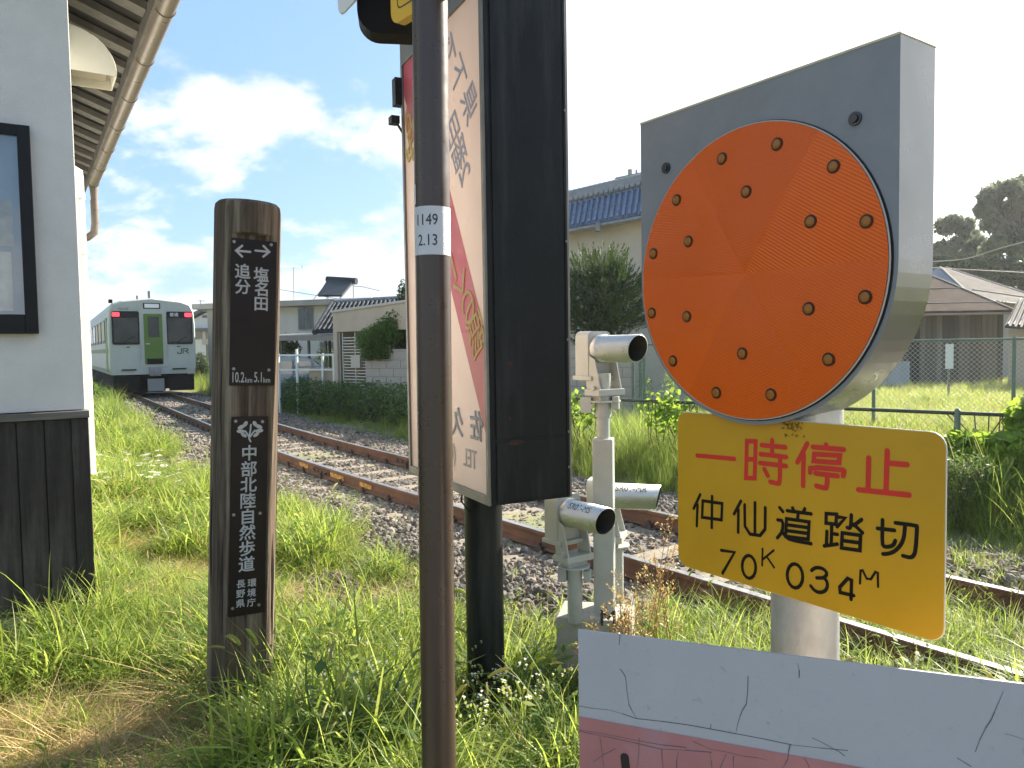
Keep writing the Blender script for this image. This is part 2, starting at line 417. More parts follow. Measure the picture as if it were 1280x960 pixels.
def build_stones():
    pal = [(.175, .155, .13), (.13, .113, .095), (.22, .195, .16), (.095, .083, .073), (.17, .122, .088), (.19, .17, .148)]
    protos = []
    for i, c in enumerate(pal):
        m = mat('ballast_stone_%d' % i, c, .9, var=.25, vscale=30, bump=.6, bscale=70, inst=.35)
        bm = bmesh.new(); bmesh.ops.create_icosphere(bm, subdivisions=1, radius=1)
        rg = np.random.default_rng(40+i); sx = rg.uniform(.8, 1.25, 3); dirs = rg.normal(size=(7, 3)); dirs /= np.linalg.norm(dirs, axis=1)[:, None]; cut = rg.uniform(.55, .85, 7)
        for v in bm.verts:
            p = np.array(v.co)
            for d, k in zip(dirs, cut):
                q = p@d
                if q > k: p = p-d*(q-k)
            p = p*sx*np.array([1, 1, .8])+rg.normal(0, .04, 3); v.co = p
        me = bpy.data.meshes.new('stone'); bm.to_mesh(me); bm.free(); me.materials.append(m)
        protos.append(bpy.data.objects.new('stone', me))
    P, S = [], []
    def put(n, s0, s1, a, b, r0, r1, zb=0.):
        for _ in range(n):
            s = random.uniform(s0, s1); o = random.uniform(a, b)
            ao = abs(o)
            if abs(ao-GA) < .075: continue
            z = float(np.interp(ao, [0, 1.3, 1.7, 2.15, 2.6], [.008, .008, -.052, -.10, -.13]))+zb
            r = random.uniform(r0, r1)
            if ao < 1.0: z -= .010
            if r > .02 and ao < 1.02 and abs(((s+3)/.62+.5) % 1-.5)*.62 < .095 and random.random() < .8: continue
            if random.random() < .12: r *= 1.35
            p = track(s, o, z+r*random.uniform(-.1, .5))[0]; P.append(p[:]); S.append(r)
    put(15000, 1.2, 9.5, -2.35, -.55, .018, .034); put(3500, 2.0, 9.5, -2.9, -2.0, .016, .030, .05)
    put(5200, 1.5, 10, -.55, .55, .016, .030)
    put(10500, .8, 11, .55, 2.4, .018, .034); put(900, .6, 3.6, .75, 2.2, .03, .05, .02)
    put(9500, 9.5, 20, -2.4, 2.4, .024, .040); put(5200, 20, 34, -2.4, 2.5, .032, .05)
    n = len(P); rot = RNG.uniform(0, 6.28, (n, 3))
    scatter('ballast_gravel', protos, P, rot, S, RNG.integers(0, len(pal), n))
build_stones()

# ---------------------------------------------------------------- the train
def build_train():
    Mbody = mat('train_pale_green_white', (.41, .44, .405), .42, var=.05, vscale=2, dirt=(.30, .32, .25), damt=.25, dscale=1.5, streak=.3)
    Mroof = mat('train_grey_roof', (.30, .33, .30), .6, var=.12)
    Mgreen = mat('train_leaf_green', (.085, .165, .02), .45, var=.08)
    Mlime = mat('train_lime_edge', (.42, .56, .16), .4)
    Mdark = mat('train_underframe', (.010, .010, .010), .8, spec=.15, var=.3)
    Mblk = mat('train_black_window_surround', (.010, .012, .012), .4, spec=.2)
    Mgl = glass('train_window_glass', (.22, .24, .22), .30, .02)
    Mint = mat('train_cab_inside', (.16, .17, .14), .8, var=.5, vscale=1.2)
    Mred = mat('tail_lamp_red', (.7, .05, .05), .3, emit=((1, .04, .07), .75))
    Mwht = mat('lettering_white', (.7, .7, .68), .5); Mlet = mat('lettering_dark_green', (.03, .05, .035), .5)
    Mgrey = mat('coupler_grey', (.25, .26, .27), .5, metal=.4)
    Mrefl = mat('train_pane_warm_reflection', (.42, .34, .16), .4)  # warm tone paints a reflection into the first left side panes
    Mhead = mat('lamp_lens', (.8, .8, .78), .1)
    p0, d0, n0 = track(30.2, 0, 0)
    def cab(M, label, front=True):
        t = thing('railcar', label, 'train', M, 'coupled railcars of the stopped train')
        # x right (n), y away (d), z up above rail head
        prof = [(-1.40, .75), (-1.45, .95), (-1.45, 2.6), (-1.41, 3.1), (-1.30, 3.32), (-1.0, 3.43), (0, 3.54), (1.0, 3.43), (1.30, 3.32), (1.41, 3.1), (1.45, 2.6), (1.45, .95), (1.40, .75)]
        S = [(0, 0.94), (.02, .985), (.10, 1.0)]
        mb = MB(); n = len(prof); Ls = [0, .06, .18, 19.8, 19.95]; sc_ = [.965, .99, 1, 1, .98]
        vs = [((x*k), y, .75+(z-.75)*(1-(1-k)*.6)) for y, k in zip(Ls, sc_) for x, z in prof]
        for i in range(len(Ls)-1):
            for k in range(n):
                k2 = (k+1) % n; top = k in (4, 5, 6, 7)
                mb.add([vs[i*n+k], vs[i*n+k2], vs[(i+1)*n+k2], vs[(i+1)*n+k]], [(0, 1, 2, 3)], 1 if top and i > 0 else (2 if (i == 1 and 0 < k < 11 and k not in (4, 5, 6, 7)) else 0), False)
        mb.add(vs[-n:], [tuple(range(n))], 0)
        # front wall with three openings
        fr = vs[:n]; 
        mb2 = MB()
        mb2.add([(x, 0, z) for x, y, z in fr], [tuple(range(n))], 0)
        mb.build('body', [Mbody, Mroof, Mlime], t)
        mb2.build('front_panel', Mbody, t)
        if front:
            for sx in (-1, 1):
                w = MB(); w.prism(rrect(.90, 1.20, .07, 3, sx*.89, 2.44), -.012, .03, Matrix(((1, 0, 0, 0), (0, 0, -1, 0), (0, 1, 0, 0), (0, 0, 0, 1))), 0)
                wo = w.build('front_window', Mblk, t)
                g = MB(); g.quad((sx*.89-.39, -.036, 1.92), (sx*.89+.39, -.036, 1.92), (sx*.89+.39, -.036, 2.80), (sx*.89-.39, -.036, 2.80)); g.build('pane', glass_dark, wo)
                ri = MB(); ri.tube([(sx*.89-.1, -.05, 1.84), (sx*.89+.02, -.055, 2.0), (sx*.89+.22, -.055, 2.12)], .012, 5); ri.build('wiper', Mdark, wo)
                l = MB(); l.prism(rrect(.24, .15, .03, 3, sx*1.2, 2.92), -.0, .03, Matrix(((1, 0, 0, 0), (0, 0, -1, -.03), (0, 1, 0, 0), (0, 0, 0, 1)))); l.build('tail_lamp', Mred, t)
                s_ = MB(); s_.box((sx*.84, -.03, .93), (.48, .06, .04)); s_.box((sx*.84, -.015, 1.75), (.1, .03, .03)); s_.build('step_rail', Mdark, t)
                gr = MB(); gr.tube([(sx*.43, -.02, 1.3), (sx*.43, -.06, 1.34), (sx*.43, -.06, 2.7), (sx*.43, -.02, 2.74)], .013, 6); gr.build('grab_rail', Mbody, t)
                sk = MB(); sk.box((sx*.92, .12, .42), (.86, .12, .6)); sk.build('skirt', Mdark, t, .02)
            fx = MB(); fx.prism(rrect(.92, 2.2, .04, 3, 0, 2.12), .0, .03, Matrix(((1, 0, 0, 0), (0, 0, -1, 0), (0, 1, 0, 0), (0, 0, 0, 1)))); fx.build('gangway_frame', Mbody, t)
            d = MB(); d.prism(rrect(.62, 1.84, .03, 3, 0, 2.03), .03, .045, Matrix(((1, 0, 0, 0), (0, 0, -1, 0), (0, 1, 0, 0), (0, 0, 0, 1)))); do = d.build('gangway_door', Mgreen, t)
            g = MB(); g.quad((-.17, -.050, 2.1), (.20, -.050, 2.1), (.20, -.050, 2.85), (-.17, -.050, 2.85)); g.build('pane', glass_dark, do)
            kp = MB(); kp.box((.02, -.055, 1.22), (.52, .02, .2)); kp.build('kick_plate', Mdark, do)
            hh = MB(); hh.box((-.2, -.065, 1.86), (.13, .03, .025)); hh.build('handle', Mwht, do)
            b = MB(); b.box((-.02, -.025, 3.24), (.56, .05, .2)); bo = b.build('destination_box', Mdark, t, .01)
            b = MB(); b.box((-.02, -.054, 3.24), (.48, .008, .14)); b.build('headlamp', Mhead, bo)
            FR = Matrix(((1, 0, 0, 0), (0, 0, -1, 0), (0, 1, 0, 0), (0, 0, 0, 1)))
            sj = [[(0, .03), (.0, 0), (.03, -.015), (.11, -.015), (.13, 0), (.13, .17)], [(.19, -.01), (.19, .155), (.33, .155), (.36, .14), (.36, .09), (.33, .075), (.24, .075)], [(.28, .075), (.37, -.015)]]
            jr = strokes(sj, .034, .001, .0006, False).build('railway_logo', Mlet, t); jr.matrix_local = Matrix.Translation((.80, -.006, 1.51)) @ FR
            letter('110-120', .11, Mlet, t, Matrix.Translation((-.95, -.006, 3.13)) @ FR, 0, .002)
            letter('普通', .15, Mwht, t, Matrix.Translation((.72, -.03, 2.93)) @ FR, .01, .002)
            cp = MB(); cp.box((0, -.16, .84), (.36, .32, .3)); cp.cyl((0, -.33, .86), (0, -.22, .86), .13, 12); cp.box((0, -.36, .84), (.1, .1, .16)); cp.build('coupler', Mgrey, t, .02)
            pl = MB(); pl.box((.02, -.10, .36), (.55, .16, .46)); pl.box((.02, -.14, .08), (.7, .1, .03)); pl.build('coupler_box', Mgrey, t, .02)
            cn = MB(); cn.cyl((-.05, .3, 3.5), (-.05, .3, 3.80), .055, 10); cn.build('aerial', Mgrey, t)
            cn = MB(); cn.cyl((-.46, .2, 3.46), (-.46, .2, 3.62), .04, 8); cn.build('horn', Mgrey, t)
            cn = MB(); cn.box((-1.33, .25, 3.40), (.12, .3, .12)); cn.build('rain_deflector', Mdark, t)
        for sx in (-1, 1):
            for k in range(7):
                y0 = 2.6+2.25*k
                w = MB(); w.box((sx*1.452, y0, 2.35), (.03, 1.55, .86)); wo = w.build('side_window', Mblk, t)
                g = MB(); g.box((sx*1.47, y0, 2.38), (.008, 1.4, .72)); g.build('pane', Mrefl if sx < 0 and k < 3 else glass_dark, wo)
            for y0 in (1.2, 18.6):
                d = MB(); d.box((sx*1.452, y0, 1.85), (.02, .9, 1.95)); d.build('side_door', Mgreen if y0 < 2 else Mbody, t)
            st = MB(); st.box((sx*1.452, 10, 1.62), (.012, 19, .16)); st.build('green_stripe', Mgreen, t)
        u = MB(); u.box((0, 10, .46), (2.4, 19.0, .55)); u.build('underframe', Mdark, t)
        for y0 in (2.6, 4.5, 15.5, 17.4):
            for sx in (-1, 1):
                w = MB(); w.cyl((sx*.50, y0, .43), (sx*.63, y0, .43), .43, 20); w.build('wheel', Mdark, t)
        return t
    global glass_dark
    glass_dark = mat('train_dark_glass', (.03, .036, .033), .12, spec=.35, var=.8, vscale=1.3)
    M = Matrix((n0, d0, Vector((0, 0, 1)))).transposed().to_4x4(); M.translation = p0+Vector((0, 0, .15))
    cab(M, 'pale green railcar with a green front door and red tail lamps, nearest of the train')
    p1, d1, n1 = track(50.6); M = Matrix((n1, d1, Vector((0, 0, 1)))).transposed().to_4x4(); M.translation = p1+Vector((0, 0, .15))
    cab(M, 'second railcar coupled behind the one with the red tail lamps', False)
build_train()
FR = Matrix(((1, 0, 0, 0), (0, 0, -1, 0), (0, 1, 0, 0), (0, 0, 0, 1)))
# ---------------------------------------------------------------- orange flasher and yellow plate on a grey post
RED= [[(-202.1, 70.1), (-114.9, 73.5)], [(-87.2, 108.5), (-68.5, 109.6), (-70.6, 44.2), (-89.4, 42.3), (-87.2, 108.5)], [(-87.2, 75.9), (-69.3, 78.0)], [(-34.5, 114.9), (-34.5, 88.4)], [(-56.2, 104.2), (-8.4, 105.2)], [(-58.3, 88.2), (-6.7, 88.9)], [(-59.6, 72.7), (-7.1, 73.5)], [(-18.2, 87.6), (-19.1, 44.6), (-21.9, 41.2), (-38.2, 42.4)], [(-50.3, 62.8), (-43.3, 52.2)], [(33.2, 115.4), (15.0, 82.5)], [(26.7, 96.7), (25.7, 44.5)], [(67.4, 116.8), (67.4, 112.7)], [(43.7, 110.9), (97.8, 112.2)], [(46.5, 99.6), (91.3, 102.0), (90.0, 90.4), (45.2, 88.1), (46.5, 99.6)], [(38.7, 68.3), (39.7, 77.6), (96.8, 80.0), (99.3, 77.9), (97.3, 70.5)], [(48.8, 68.3), (87.8, 69.0)], [(70.1, 68.6), (69.1, 49.1), (66.4, 46.2), (50.3, 47.8)], [(139.2, 103.5), (138.4, 54.3)], [(168.1, 117.6), (166.7, 55.1)], [(170.5, 99.3), (198.0, 100.3)], [(122.8, 52.1), (201.3, 55.8)]]
BLK= [[(-194.8, -3.5), (-211.3, -33.1)], [(-201.6, -23.8), (-203.7, -65.6)], [(-188.7, -14.5), (-142.6, -12.3), (-144.2, -43.1), (-190.4, -46.4), (-188.7, -14.5)], [(-166.1, -2.2), (-167.2, -61.9)], [(-100.3, -1.0), (-115.6, -27.0)], [(-105.9, -17.3), (-106.5, -58.9)], [(-92.1, -6.4), (-91.4, -57.8), (-48.9, -54.8), (-48.4, -4.4)], [(-69.9, 1.0), (-70.1, -55.9)], [(-19.5, 0.7), (-12.8, -5.3)], [(5.9, 4.3), (8.3, -0.1)], [(29.1, 6.8), (26.5, 0.3)], [(-4.5, -2.2), (41.0, 0.2)], [(16.7, -3.0), (15.6, -13.7)], [(-5.7, -16.1), (37.3, -13.8), (35.6, -43.1), (-7.2, -46.6), (-5.7, -16.1)], [(-5.6, -26.4), (36.6, -23.6)], [(-6.4, -36.5), (36.3, -33.3)], [(-23.1, -21.3), (-12.3, -20.7), (-13.5, -39.9), (-23.8, -52.6)], [(-13.5, -39.9), (-8.3, -46.8), (1.4, -51.0), (41.2, -49.3)], [(68.1, 5.5), (86.3, 7.4), (85.3, -8.9), (67.8, -10.2), (68.1, 5.5)], [(78.0, -9.3), (77.1, -43.9)], [(78.1, -25.2), (87.9, -24.6)], [(69.6, -23.2), (68.7, -46.6)], [(64.8, -48.1), (87.9, -40.3)], [(111.5, 10.8), (110.6, -8.1), (107.9, -11.1), (104.5, -10.5)], [(89.8, 3.5), (101.0, 4.2), (87.4, -12.4)], [(128.4, 6.5), (115.6, -5.2)], [(115.6, -3.3), (130.1, -13.8)], [(96.4, -20.6), (126.9, -18.5), (126.1, -42.5), (95.2, -44.9), (96.4, -20.6)], [(96.5, -32.8), (126.3, -30.5)], [(153.9, -2.5), (180.1, -0.5)], [(161.8, 12.0), (161.4, -24.7), (164.7, -28.6), (171.6, -27.2), (178.9, -23.4), (181.6, -15.6)], [(181.6, 11.1), (212.7, 12.8), (213.6, 10.3), (211.9, -23.2), (209.2, -32.6), (204.4, -36.6), (193.3, -36.1)], [(196.2, 11.1), (194.6, -8.9), (189.8, -21.1), (180.8, -32.1), (171.7, -37.7), (162.9, -40.0)], [(-145.2, -100.1), (-114.6, -97.2), (-142.1, -142.4)], [(-68.3, -114.8), (-69.4, -122.8), (-72.6, -129.9), (-77.3, -135.0), (-82.9, -137.4), (-88.6, -136.6), (-93.4, -132.8), (-96.6, -126.5), (-97.7, -118.7), (-96.6, -110.6), (-93.3, -103.5), (-88.5, -98.4), (-82.9, -96.1), (-77.3, -97.0), (-72.6, -100.9), (-69.4, -107.1), (-68.3, -114.8)], [(25.7, -108.5), (24.6, -116.4), (21.4, -123.4), (16.6, -128.5), (10.9, -130.8), (5.2, -130.1), (0.2, -126.3), (-3.1, -120.1), (-4.3, -112.3), (-3.1, -104.3), (0.2, -97.2), (5.1, -92.1), (10.8, -89.9), (16.5, -90.8), (21.4, -94.7), (24.6, -100.9), (25.7, -108.5)], [(42.1, -93.8), (47.6, -88.2), (55.9, -85.6), (64.9, -86.4), (70.7, -92.3), (65.0, -100.6), (51.7, -103.8)], [(65.0, -100.6), (71.1, -106.3), (70.4, -116.3), (64.4, -123.8), (54.3, -127.4), (46.3, -125.2), (40.7, -119.9)], [(111.7, -123.4), (112.7, -82.6), (85.6, -117.7), (116.3, -116.1)]]
KM= [[(-54.0, -77.8), (-54.9, -107.8)], [(-31.0, -75.7), (-53.2, -96.4)], [(-45.3, -90.0), (-30.2, -105.6)], [(126.4, -94.4), (127.6, -67.1), (140.4, -89.7), (154.9, -63.8), (155.5, -92.1)]]
LED = [(-123.0, 607.7), (-9.8, 607.4), (91.3, 551.1), (-69.4, 540.3), (-230.6, 553.2), (54.2, 472.3), (145.0, 459.8), (-199.7, 472.0), (-292.4, 459.8), (51.3, 335.1), (143.8, 347.9), (-297.9, 344.2), (-204.4, 333.3), (-77.7, 264.1), (-242.6, 250.1), (84.7, 254.6), (-137.2, 193.6), (-21.1, 194.9)]

def mm(sts): return [[(x/1000, y/1000) for x, y in st] for st in sts]
def build_stop_sign():
    Mgal = mat('galvanised_post', (.36, .37, .37), .5, metal=.35, var=.12, vscale=14, bump=.15, bscale=90, dirt=(.22, .21, .19), damt=.5, dscale=9, streak=.25)
    Mbox = mat('grey_painted_housing', (.20, .21, .228), .5, var=.06, vscale=20, bump=.12, bscale=260, dirt=(.14, .15, .16), damt=.35, dscale=4)
    Mband = mat('brushed_steel_band', (.21, .215, .212), .30, metal=.9, var=.05, vscale=3)
    Mrim = mat('white_rim', (.42, .38, .34), .5); Mblk = mat('black_gasket', (.015, .015, .015), .6)
    Myel = mat('yellow_plate_paint', (.50, .27, .004), .42, var=.05, vscale=7, dirt=(.38, .19, .006), damt=.5, dscale=4, dlim=(.5, .75))
    Med = mat('plate_edge', (.7, .66, .55), .5)
    Mred = mat('red_lettering', (.56, .02, .012), .45, var=.08, vscale=20); Mlet = mat('black_lettering', (.007, .005, .004), .55, spec=.2)
    Mled = mat('amber_led', (.27, .10, .008), .22, spec=.4); Mscr = mat('dark_screw', (.06, .06, .065), .4, metal=.6)
    lens = []
    for i, tn in enumerate((.95, 1.04, 1.0, .965, 1.02, .98)):
        m = mat('orange_lens_%d' % i, (.66*tn, .100*tn**1.3, .002), .18, spec=.28, coat=.06, var=.05, vscale=5); rib = i == 1
        nt = m.node_tree; N = nt.nodes; L = nt.links; b = N['Principled BSDF']
        tc = [n for n in N if n.type == 'TEX_COORD'][0]
        # moulded prisms of the lens: a fine lattice of ridges
        mp = N.new('ShaderNodeMapping'); mp.inputs['Rotation'].default_value = (0, R((8, 58, -30, 22, 40, -12)[i]), 0); mp.inputs['Scale'].default_value = (1, 1, 1); L.new(tc.outputs['Object'], mp.inputs[0])
        w = N.new('ShaderNodeTexWave'); w.inputs['Scale'].default_value = 60 if rib else 70; w.bands_direction = 'X'; L.new(mp.outputs[0], w.inputs[0])
        w2 = N.new('ShaderNodeTexWave'); w2.inputs['Scale'].default_value = 62; w2.bands_direction = 'Z'; L.new(mp.outputs[0], w2.inputs[0])
        mu = N.new('ShaderNodeMath'); mu.operation = 'MULTIPLY'; L.new(w.outputs[1], mu.inputs[0]); L.new(w2.outputs[1], mu.inputs[1])
        bp = N.new('ShaderNodeBump'); bp.inputs['Strength'].default_value =   .32 if rib else .35; bp.inputs['Distance'].default_value = .002
        L.new(w.outputs[1] if rib else mu.outputs[0], bp.inputs['Height']); L.new(bp.outputs[0], b.inputs['Normal'])
        lens.append(m)
    wdir = Vector((.569, -.822, 0)); nrm = Vector((-.822, -.569, 0))
    M = Matrix((wdir, -nrm, Vector((0, 0, 1)))).transposed().to_4x4(); M.translation = (.465, 1.270, 1.268)     # x along plate, -y towards viewer
    M0 = M.copy(); M0.translation.z = 0
    root = thing('crossing_stop_sign', 'round orange flasher with amber lamps above a yellow plate with red and black Japanese lettering', 'warning sign', M0)
    Z = 1.268; cx, cz, rad = -.073, Z+.402, .252
    p = MB(); p.cyl((-.019, .071, -.3), (-.019, .071, 1.50), .0572, 40); p.build('pole', Mgal, root)
    # clamps behind plate
    c = MB()
    for z in (Z+.10, Z-.10): c.box((-.019, .012, z), (.16, .014, .03)); c.tube([(-.019+.0605*math.cos(a), .071+.0605*math.sin(a), z) for a in np.linspace(0, 2*math.pi, 25)], .006, 6)
    c.build('clamp', Mscr, root)
    pl = MB(); pl.prism(rrect(.503, .301, .022, 5, 0, Z), -.002, .0, FR); plo = pl.build('yellow_plate', [Myel], root)
    eg = MB(); o_ = rrect(.5055, .3035, .023, 5, 0, Z); eg.prism(o_, -.004, -.0022, FR); eg.build('plate_back', Med, plo)
    PL = Matrix.Translation((0, 0, Z)) @ FR
    for nm, data, w, m in (('red_lettering', RED, .0084, Mred), ('black_lettering', BLK, .0060, Mlet), ('small_lettering', KM, .0038, Mlet)):
        for g in data_groups(data, nm):
            o = strokes(mm(g), w, .0004).build('character', m, plo); o.matrix_local = PL
    # grime that has run from the clamp onto the top edge of the plate
    gm_ = MB(); rg_ = random.Random(3)
    for k in range(90):
        x, z = .005+rg_.gauss(0, .011), .149-abs(rg_.gauss(0, .011)); r_ = rg_.uniform(.0004, .0015); gm_.add([(x+r_*(1+.5*rg_.random())*math.cos(a), z+1.3*r_*math.sin(a), .0003+k*.00002) for a in np.linspace(0, 6.28, 8)[:-1]], [tuple(range(7))])
    go_ = gm_.build('grime', mat('plate_grime', (.17, .095, .012), .9, var=.4, vscale=60), plo); go_.matrix_local = PL; go_['kind'] = 'stuff'
    # ---- flasher
    hous = MB(); D = .086; f = -.012
    r2 = rad+.010; top = Z+.720
    out = [(cx-r2, top), (cx-r2, cz)]+[(cx+r2*math.cos(a), cz+r2*math.sin(a)) for a in np.linspace(math.pi, 2*math.pi, 41)[1:-1]]+[(cx+r2, cz), (cx+r2, top)]
    n = len(out)
    face = [(x, z) for x, z in out]
    hous.add([(x, f, z) for x, z in face], [tuple(range(n))], 0)
    ho = hous.build('flasher_housing', Mbox, root)
    bd = MB(); e = .0015
    ring = [(x, z) for x, z in out]
    for i in range(n-1):
        (x1, z1), (x2, z2) = ring[i], ring[i+1]
        bd.add([(x1, f, z1), (x2, f, z2), (x2, D, z2), (x1, D, z1)], [(0, 1, 2, 3)], 0, True)
    bd.add([(x, D, z) for x, z in ring], [tuple(range(n))])
    bd.build('side_band', Mband, ho)
    lid = MB()
    lid.prism([(cx-r2-.001, top), (cx+r2+.001, top), (cx+r2+.001, top+.0035), (cx-r2-.001, top+.0035)], -D-.001, -f+.001, FR)
    lid.build('top_cap', mat('cap_edge', (.55, .50, .33), .5, metal=.3, dirt=(.3, .28, .24), damt=.6, dscale=9), ho, .001)
    def disc(r, y, m, name, par, hole=0):
        q = MB(); k = 72
        if hole:
            vs = [(cx+rr*math.cos(2*math.pi*i/k), y, cz+rr*math.sin(2*math.pi*i/k)) for rr in (r, hole) for i in range(k)]
            q.add(vs, [(i, (i+1) % k, k+(i+1) % k, k+i) for i in range(k)], 0)
        else: q.cyl((cx, y+.004, cz), (cx, y, cz), r, k)
        return q.build(name, m, par)
    disc(rad+.0034, f-.001, Mblk, 'gasket', ho); 
    rm = MB(); rm.tube([(cx+rad*math.cos(a), f-.005, cz+rad*math.sin(a)) for a in np.linspace(0, 2*math.pi, 97)], .0016, 6); rm.build('rim', Mrim, ho)
    # six lens sectors, alternately ribbed two ways, each dished a little towards the hub
    sect = [(-188.8, 600.8), (60.4, 609.8), (183.5, 402.4), (47.7, 196.8), (-208.5, 187.0), (-338.9, 410.2)]
    hub = (-.075, .402)
    ang = [math.atan2(b/1000-hub[1], a/1000-hub[0]) for a, b in sect]
    for i in range(6):
        a0 = ang[i]; a1 = ang[(i+1) % 6]
        while a1 > a0: a1 -= 2*math.pi
        q = MB(); k = 14; nr = 5
        vs = [(hub[0], f-.0085, Z+hub[1])]
        rr0 = rad-.001
        for j in range(1, nr+1):
            t = j/nr
            for s_ in range(k+1):
                a = a0+(a1-a0)*s_/k; ex, ez = cx+rr0*math.cos(a), cz+rr0*math.sin(a); hx, hz = hub[0], Z+hub[1]
                edge = .0008 if s_ in (0, k) else 0
                vs.append((hx+(ex-hx)*t, f-.0075-.006*(1-t**3)+edge, hz+(ez-hz)*t))
        fs = [(0, 1+s_, 2+s_) for s_ in range(k)]
        for j in range(nr-1):
            for s_ in range(k):
                a = 1+j*(k+1)+s_; fs.append((a, a+k+1, a+k+2, a+1))
        q.add(vs, fs, 0, True)
        q.build('lens_sector', lens[i], ho)
    lb = MB(); lb.cyl((0, 0, 0), (0, -.004, 0), .0092, 18, 1); lb.tube([(.0066*math.cos(0), -.003, 0), (.0066, -.0058, 0)], .001, 4)
    led = MB(); led.cyl((0, .004, 0), (0, -.0010, 0), .0094, 20, 1); led.cyl((0, -.0010, 0), (0, -.0026, 0), .0066, 18, 0); led.cyl((0, -.0026, 0), (0, -.0038, 0), .0064, 18, 0, .0035)
    lme = led.mesh('amber_led', [Mled, mat('led_socket', (.045, .010, .005), .45, spec=.3)])
    for x, z in LED:
        x /= 1000; z = Z+z/1000
        rr = math.hypot(x-hub[0], z-Z-hub[1])/rad
        place(lme, 'amber_led', ho, Matrix.Translation((x, f-.0075-.006*(1-min(1, rr)**3), z)) @ Matrix.Diagonal((1.16, 1, 1.16, 1)))
    for x, z in ((-266, 621), (121.3, 617.1)):
        s_ = MB(); s_.cyl((x/1000, f+.002, Z+z/1000), (x/1000, f-.003, Z+z/1000), .0105, 16, 0); s_.cyl((x/1000, f-.003, Z+z/1000), (x/1000, f-.0065, Z+z/1000), .006, 10, 0)
        s_.build('screw', Mscr, ho)
    nk = MB(); nk.cyl((-.019, .071, Z+.10), (-.019, .071, Z+.2), .062, 24); nk.build('neck', Mgal, ho)
def data_groups(data, nm):
    cuts = {'red_lettering': (1, 9, 17, 21), 'black_lettering': (4, 8, 18, 29, 33, 34, 35, 36, 38), 'small_lettering': (3, 4)}[nm]
    out = []; a = 0
    for c in cuts: out.append(data[a:c]); a = c
    if a < len(data): out.append(data[a:])
    return out
build_stop_sign()

# ---------------------------------------------------------------- white board with a red band
def build_board():
    A = at(722, 787, 1.12); B = at(1280, 855, .917)
    w = Vector((B.x-A.x, B.y-A.y, 0)); w.normalize(); nrm = Vector((w.y, -w.x, 0))
    M = Matrix((w, -nrm, Vector((0, 0, 1)))).transposed().to_4x4(); M.translation = (A.x, A.y, 0)
    zt = A.z; ln = 1.25
    Mw = mat('white_board_film', (.40, .395, .415), .5, var=.04, vscale=6, bump=.1, bscale=60, dirt=(.24, .24, .25), damt=.7, dscale=60, dlim=(.60, .74))
    Mp = mat('faded_red_film', (.41, .165, .16), .5, var=.12, vscale=7, dirt=(.36, .22, .25), damt=.5, dscale=13, dlim=(.55, .7))
    Mc = mat('crack_line', (.12, .105, .11), .8); Mk = mat('black_paint', (.015, .012, .012), .4); Me = mat('board_edge', (.52, .44, .36), .7)
    root = thing('notice_board', 'white weathered board with a cracked faded red band, in front of the sign post', 'notice board', M)
    b = MB(); b.span((0, 0.004, .30), (ln, .0075, zt-.0015)); b.build('backing', Me, root)
    b = MB(); b.span((.0006, .0, .301), (ln-.001, .0038, zt)); b.build('panel', Mw, root)
    for x in (.25, 1.0):
        q = MB(); q.box((x, .031, .5), (.045, .045, 1.1)); q.build('leg', Me, root)
    h = lambda px, py: hit(M, px, py, 1, 0)
    c0 = h(722.5, 895); c1 = h(960, 938); c2 = h(1090, 960); sl = (c1.z-c0.z)/(c1.x-c0.x)
    rb = MB(); e = .0006
    rb.add([(e, -.0006, c0.z), (ln-e, -.0006, c0.z+sl*ln), (ln-e, -.0006, .36), (e, -.0006, .36)], [(0, 1, 2, 3)]); rb.build('red_band', Mp, root)
    lines = [((722, 882), (760, 887), (795, 898), (860, 906), (920, 917), (990, 931), (1060, 938)),
             ((775, 836), (782, 846), (786, 880), (796, 898)), ((935, 845), (933, 880), (925, 895), (920, 915)), ((775, 793), (774, 806)),
             ((997, 829), (999, 847)), ((1254, 864), (1243, 890), (1232, 910), (1219, 940)), ((1015, 922), (1040, 935), (1056, 945)), ((889, 905), (888, 911)),
             ((1256, 917), (1279, 924)), ((1196, 947), (1214, 958))]
    rl = [((723, 913), (760, 921), (826, 936), (890, 940)), ((720, 911), (800, 926), (858, 934)), ((866, 926), (888, 936), (930, 945), (960, 950)),
          ((750, 920), (755, 960)), ((799, 922), (797, 958)), ((827, 936), (829, 960)), ((848, 940), (846, 960)), ((887, 940), (890, 960)), ((908, 942), (900, 960)), ((917, 944), (917, 960)), ((988, 930), (985, 948), (975, 962)), ((1005, 947), (1012, 960)), ((770, 935), (742, 952))]
    mb = MB()
    for k, (pts, y) in enumerate([(p, -.0004) for p in lines]+[(p, -.0010) for p in rl]):
        P = [h(*p) for p in pts]; Q = [P[0]]
        for a, c in zip(P[:-1], P[1:]): Q += [a*.5+c*.5+Vector((random.uniform(-.0012, .0012), 0, random.uniform(-.0012, .0012))), c]
        for a, c in zip(Q[:-1], Q[1:]):
            d = (c-a).normalized(); s = Vector((-d.z, 0, d.x))*random.uniform(.0002, .0007)
            mb.add([((w_).x, y, (w_).z) for w_ in (a+s, c+s, c-s, a-s)], [(0, 1, 2, 3)])
    o = mb.build('film_crack', Mc, root); o['kind'] = 'stuff'
    p = h(781, 946); q = h(786, 980)
    st = strokes([[(p.x, p.z), (q.x, q.z-.02)]], .0125, 0).build('black_stroke', Mk, root); st.matrix_local = Matrix.Translation((0, -.0014, 0)) @ FR
build_board()

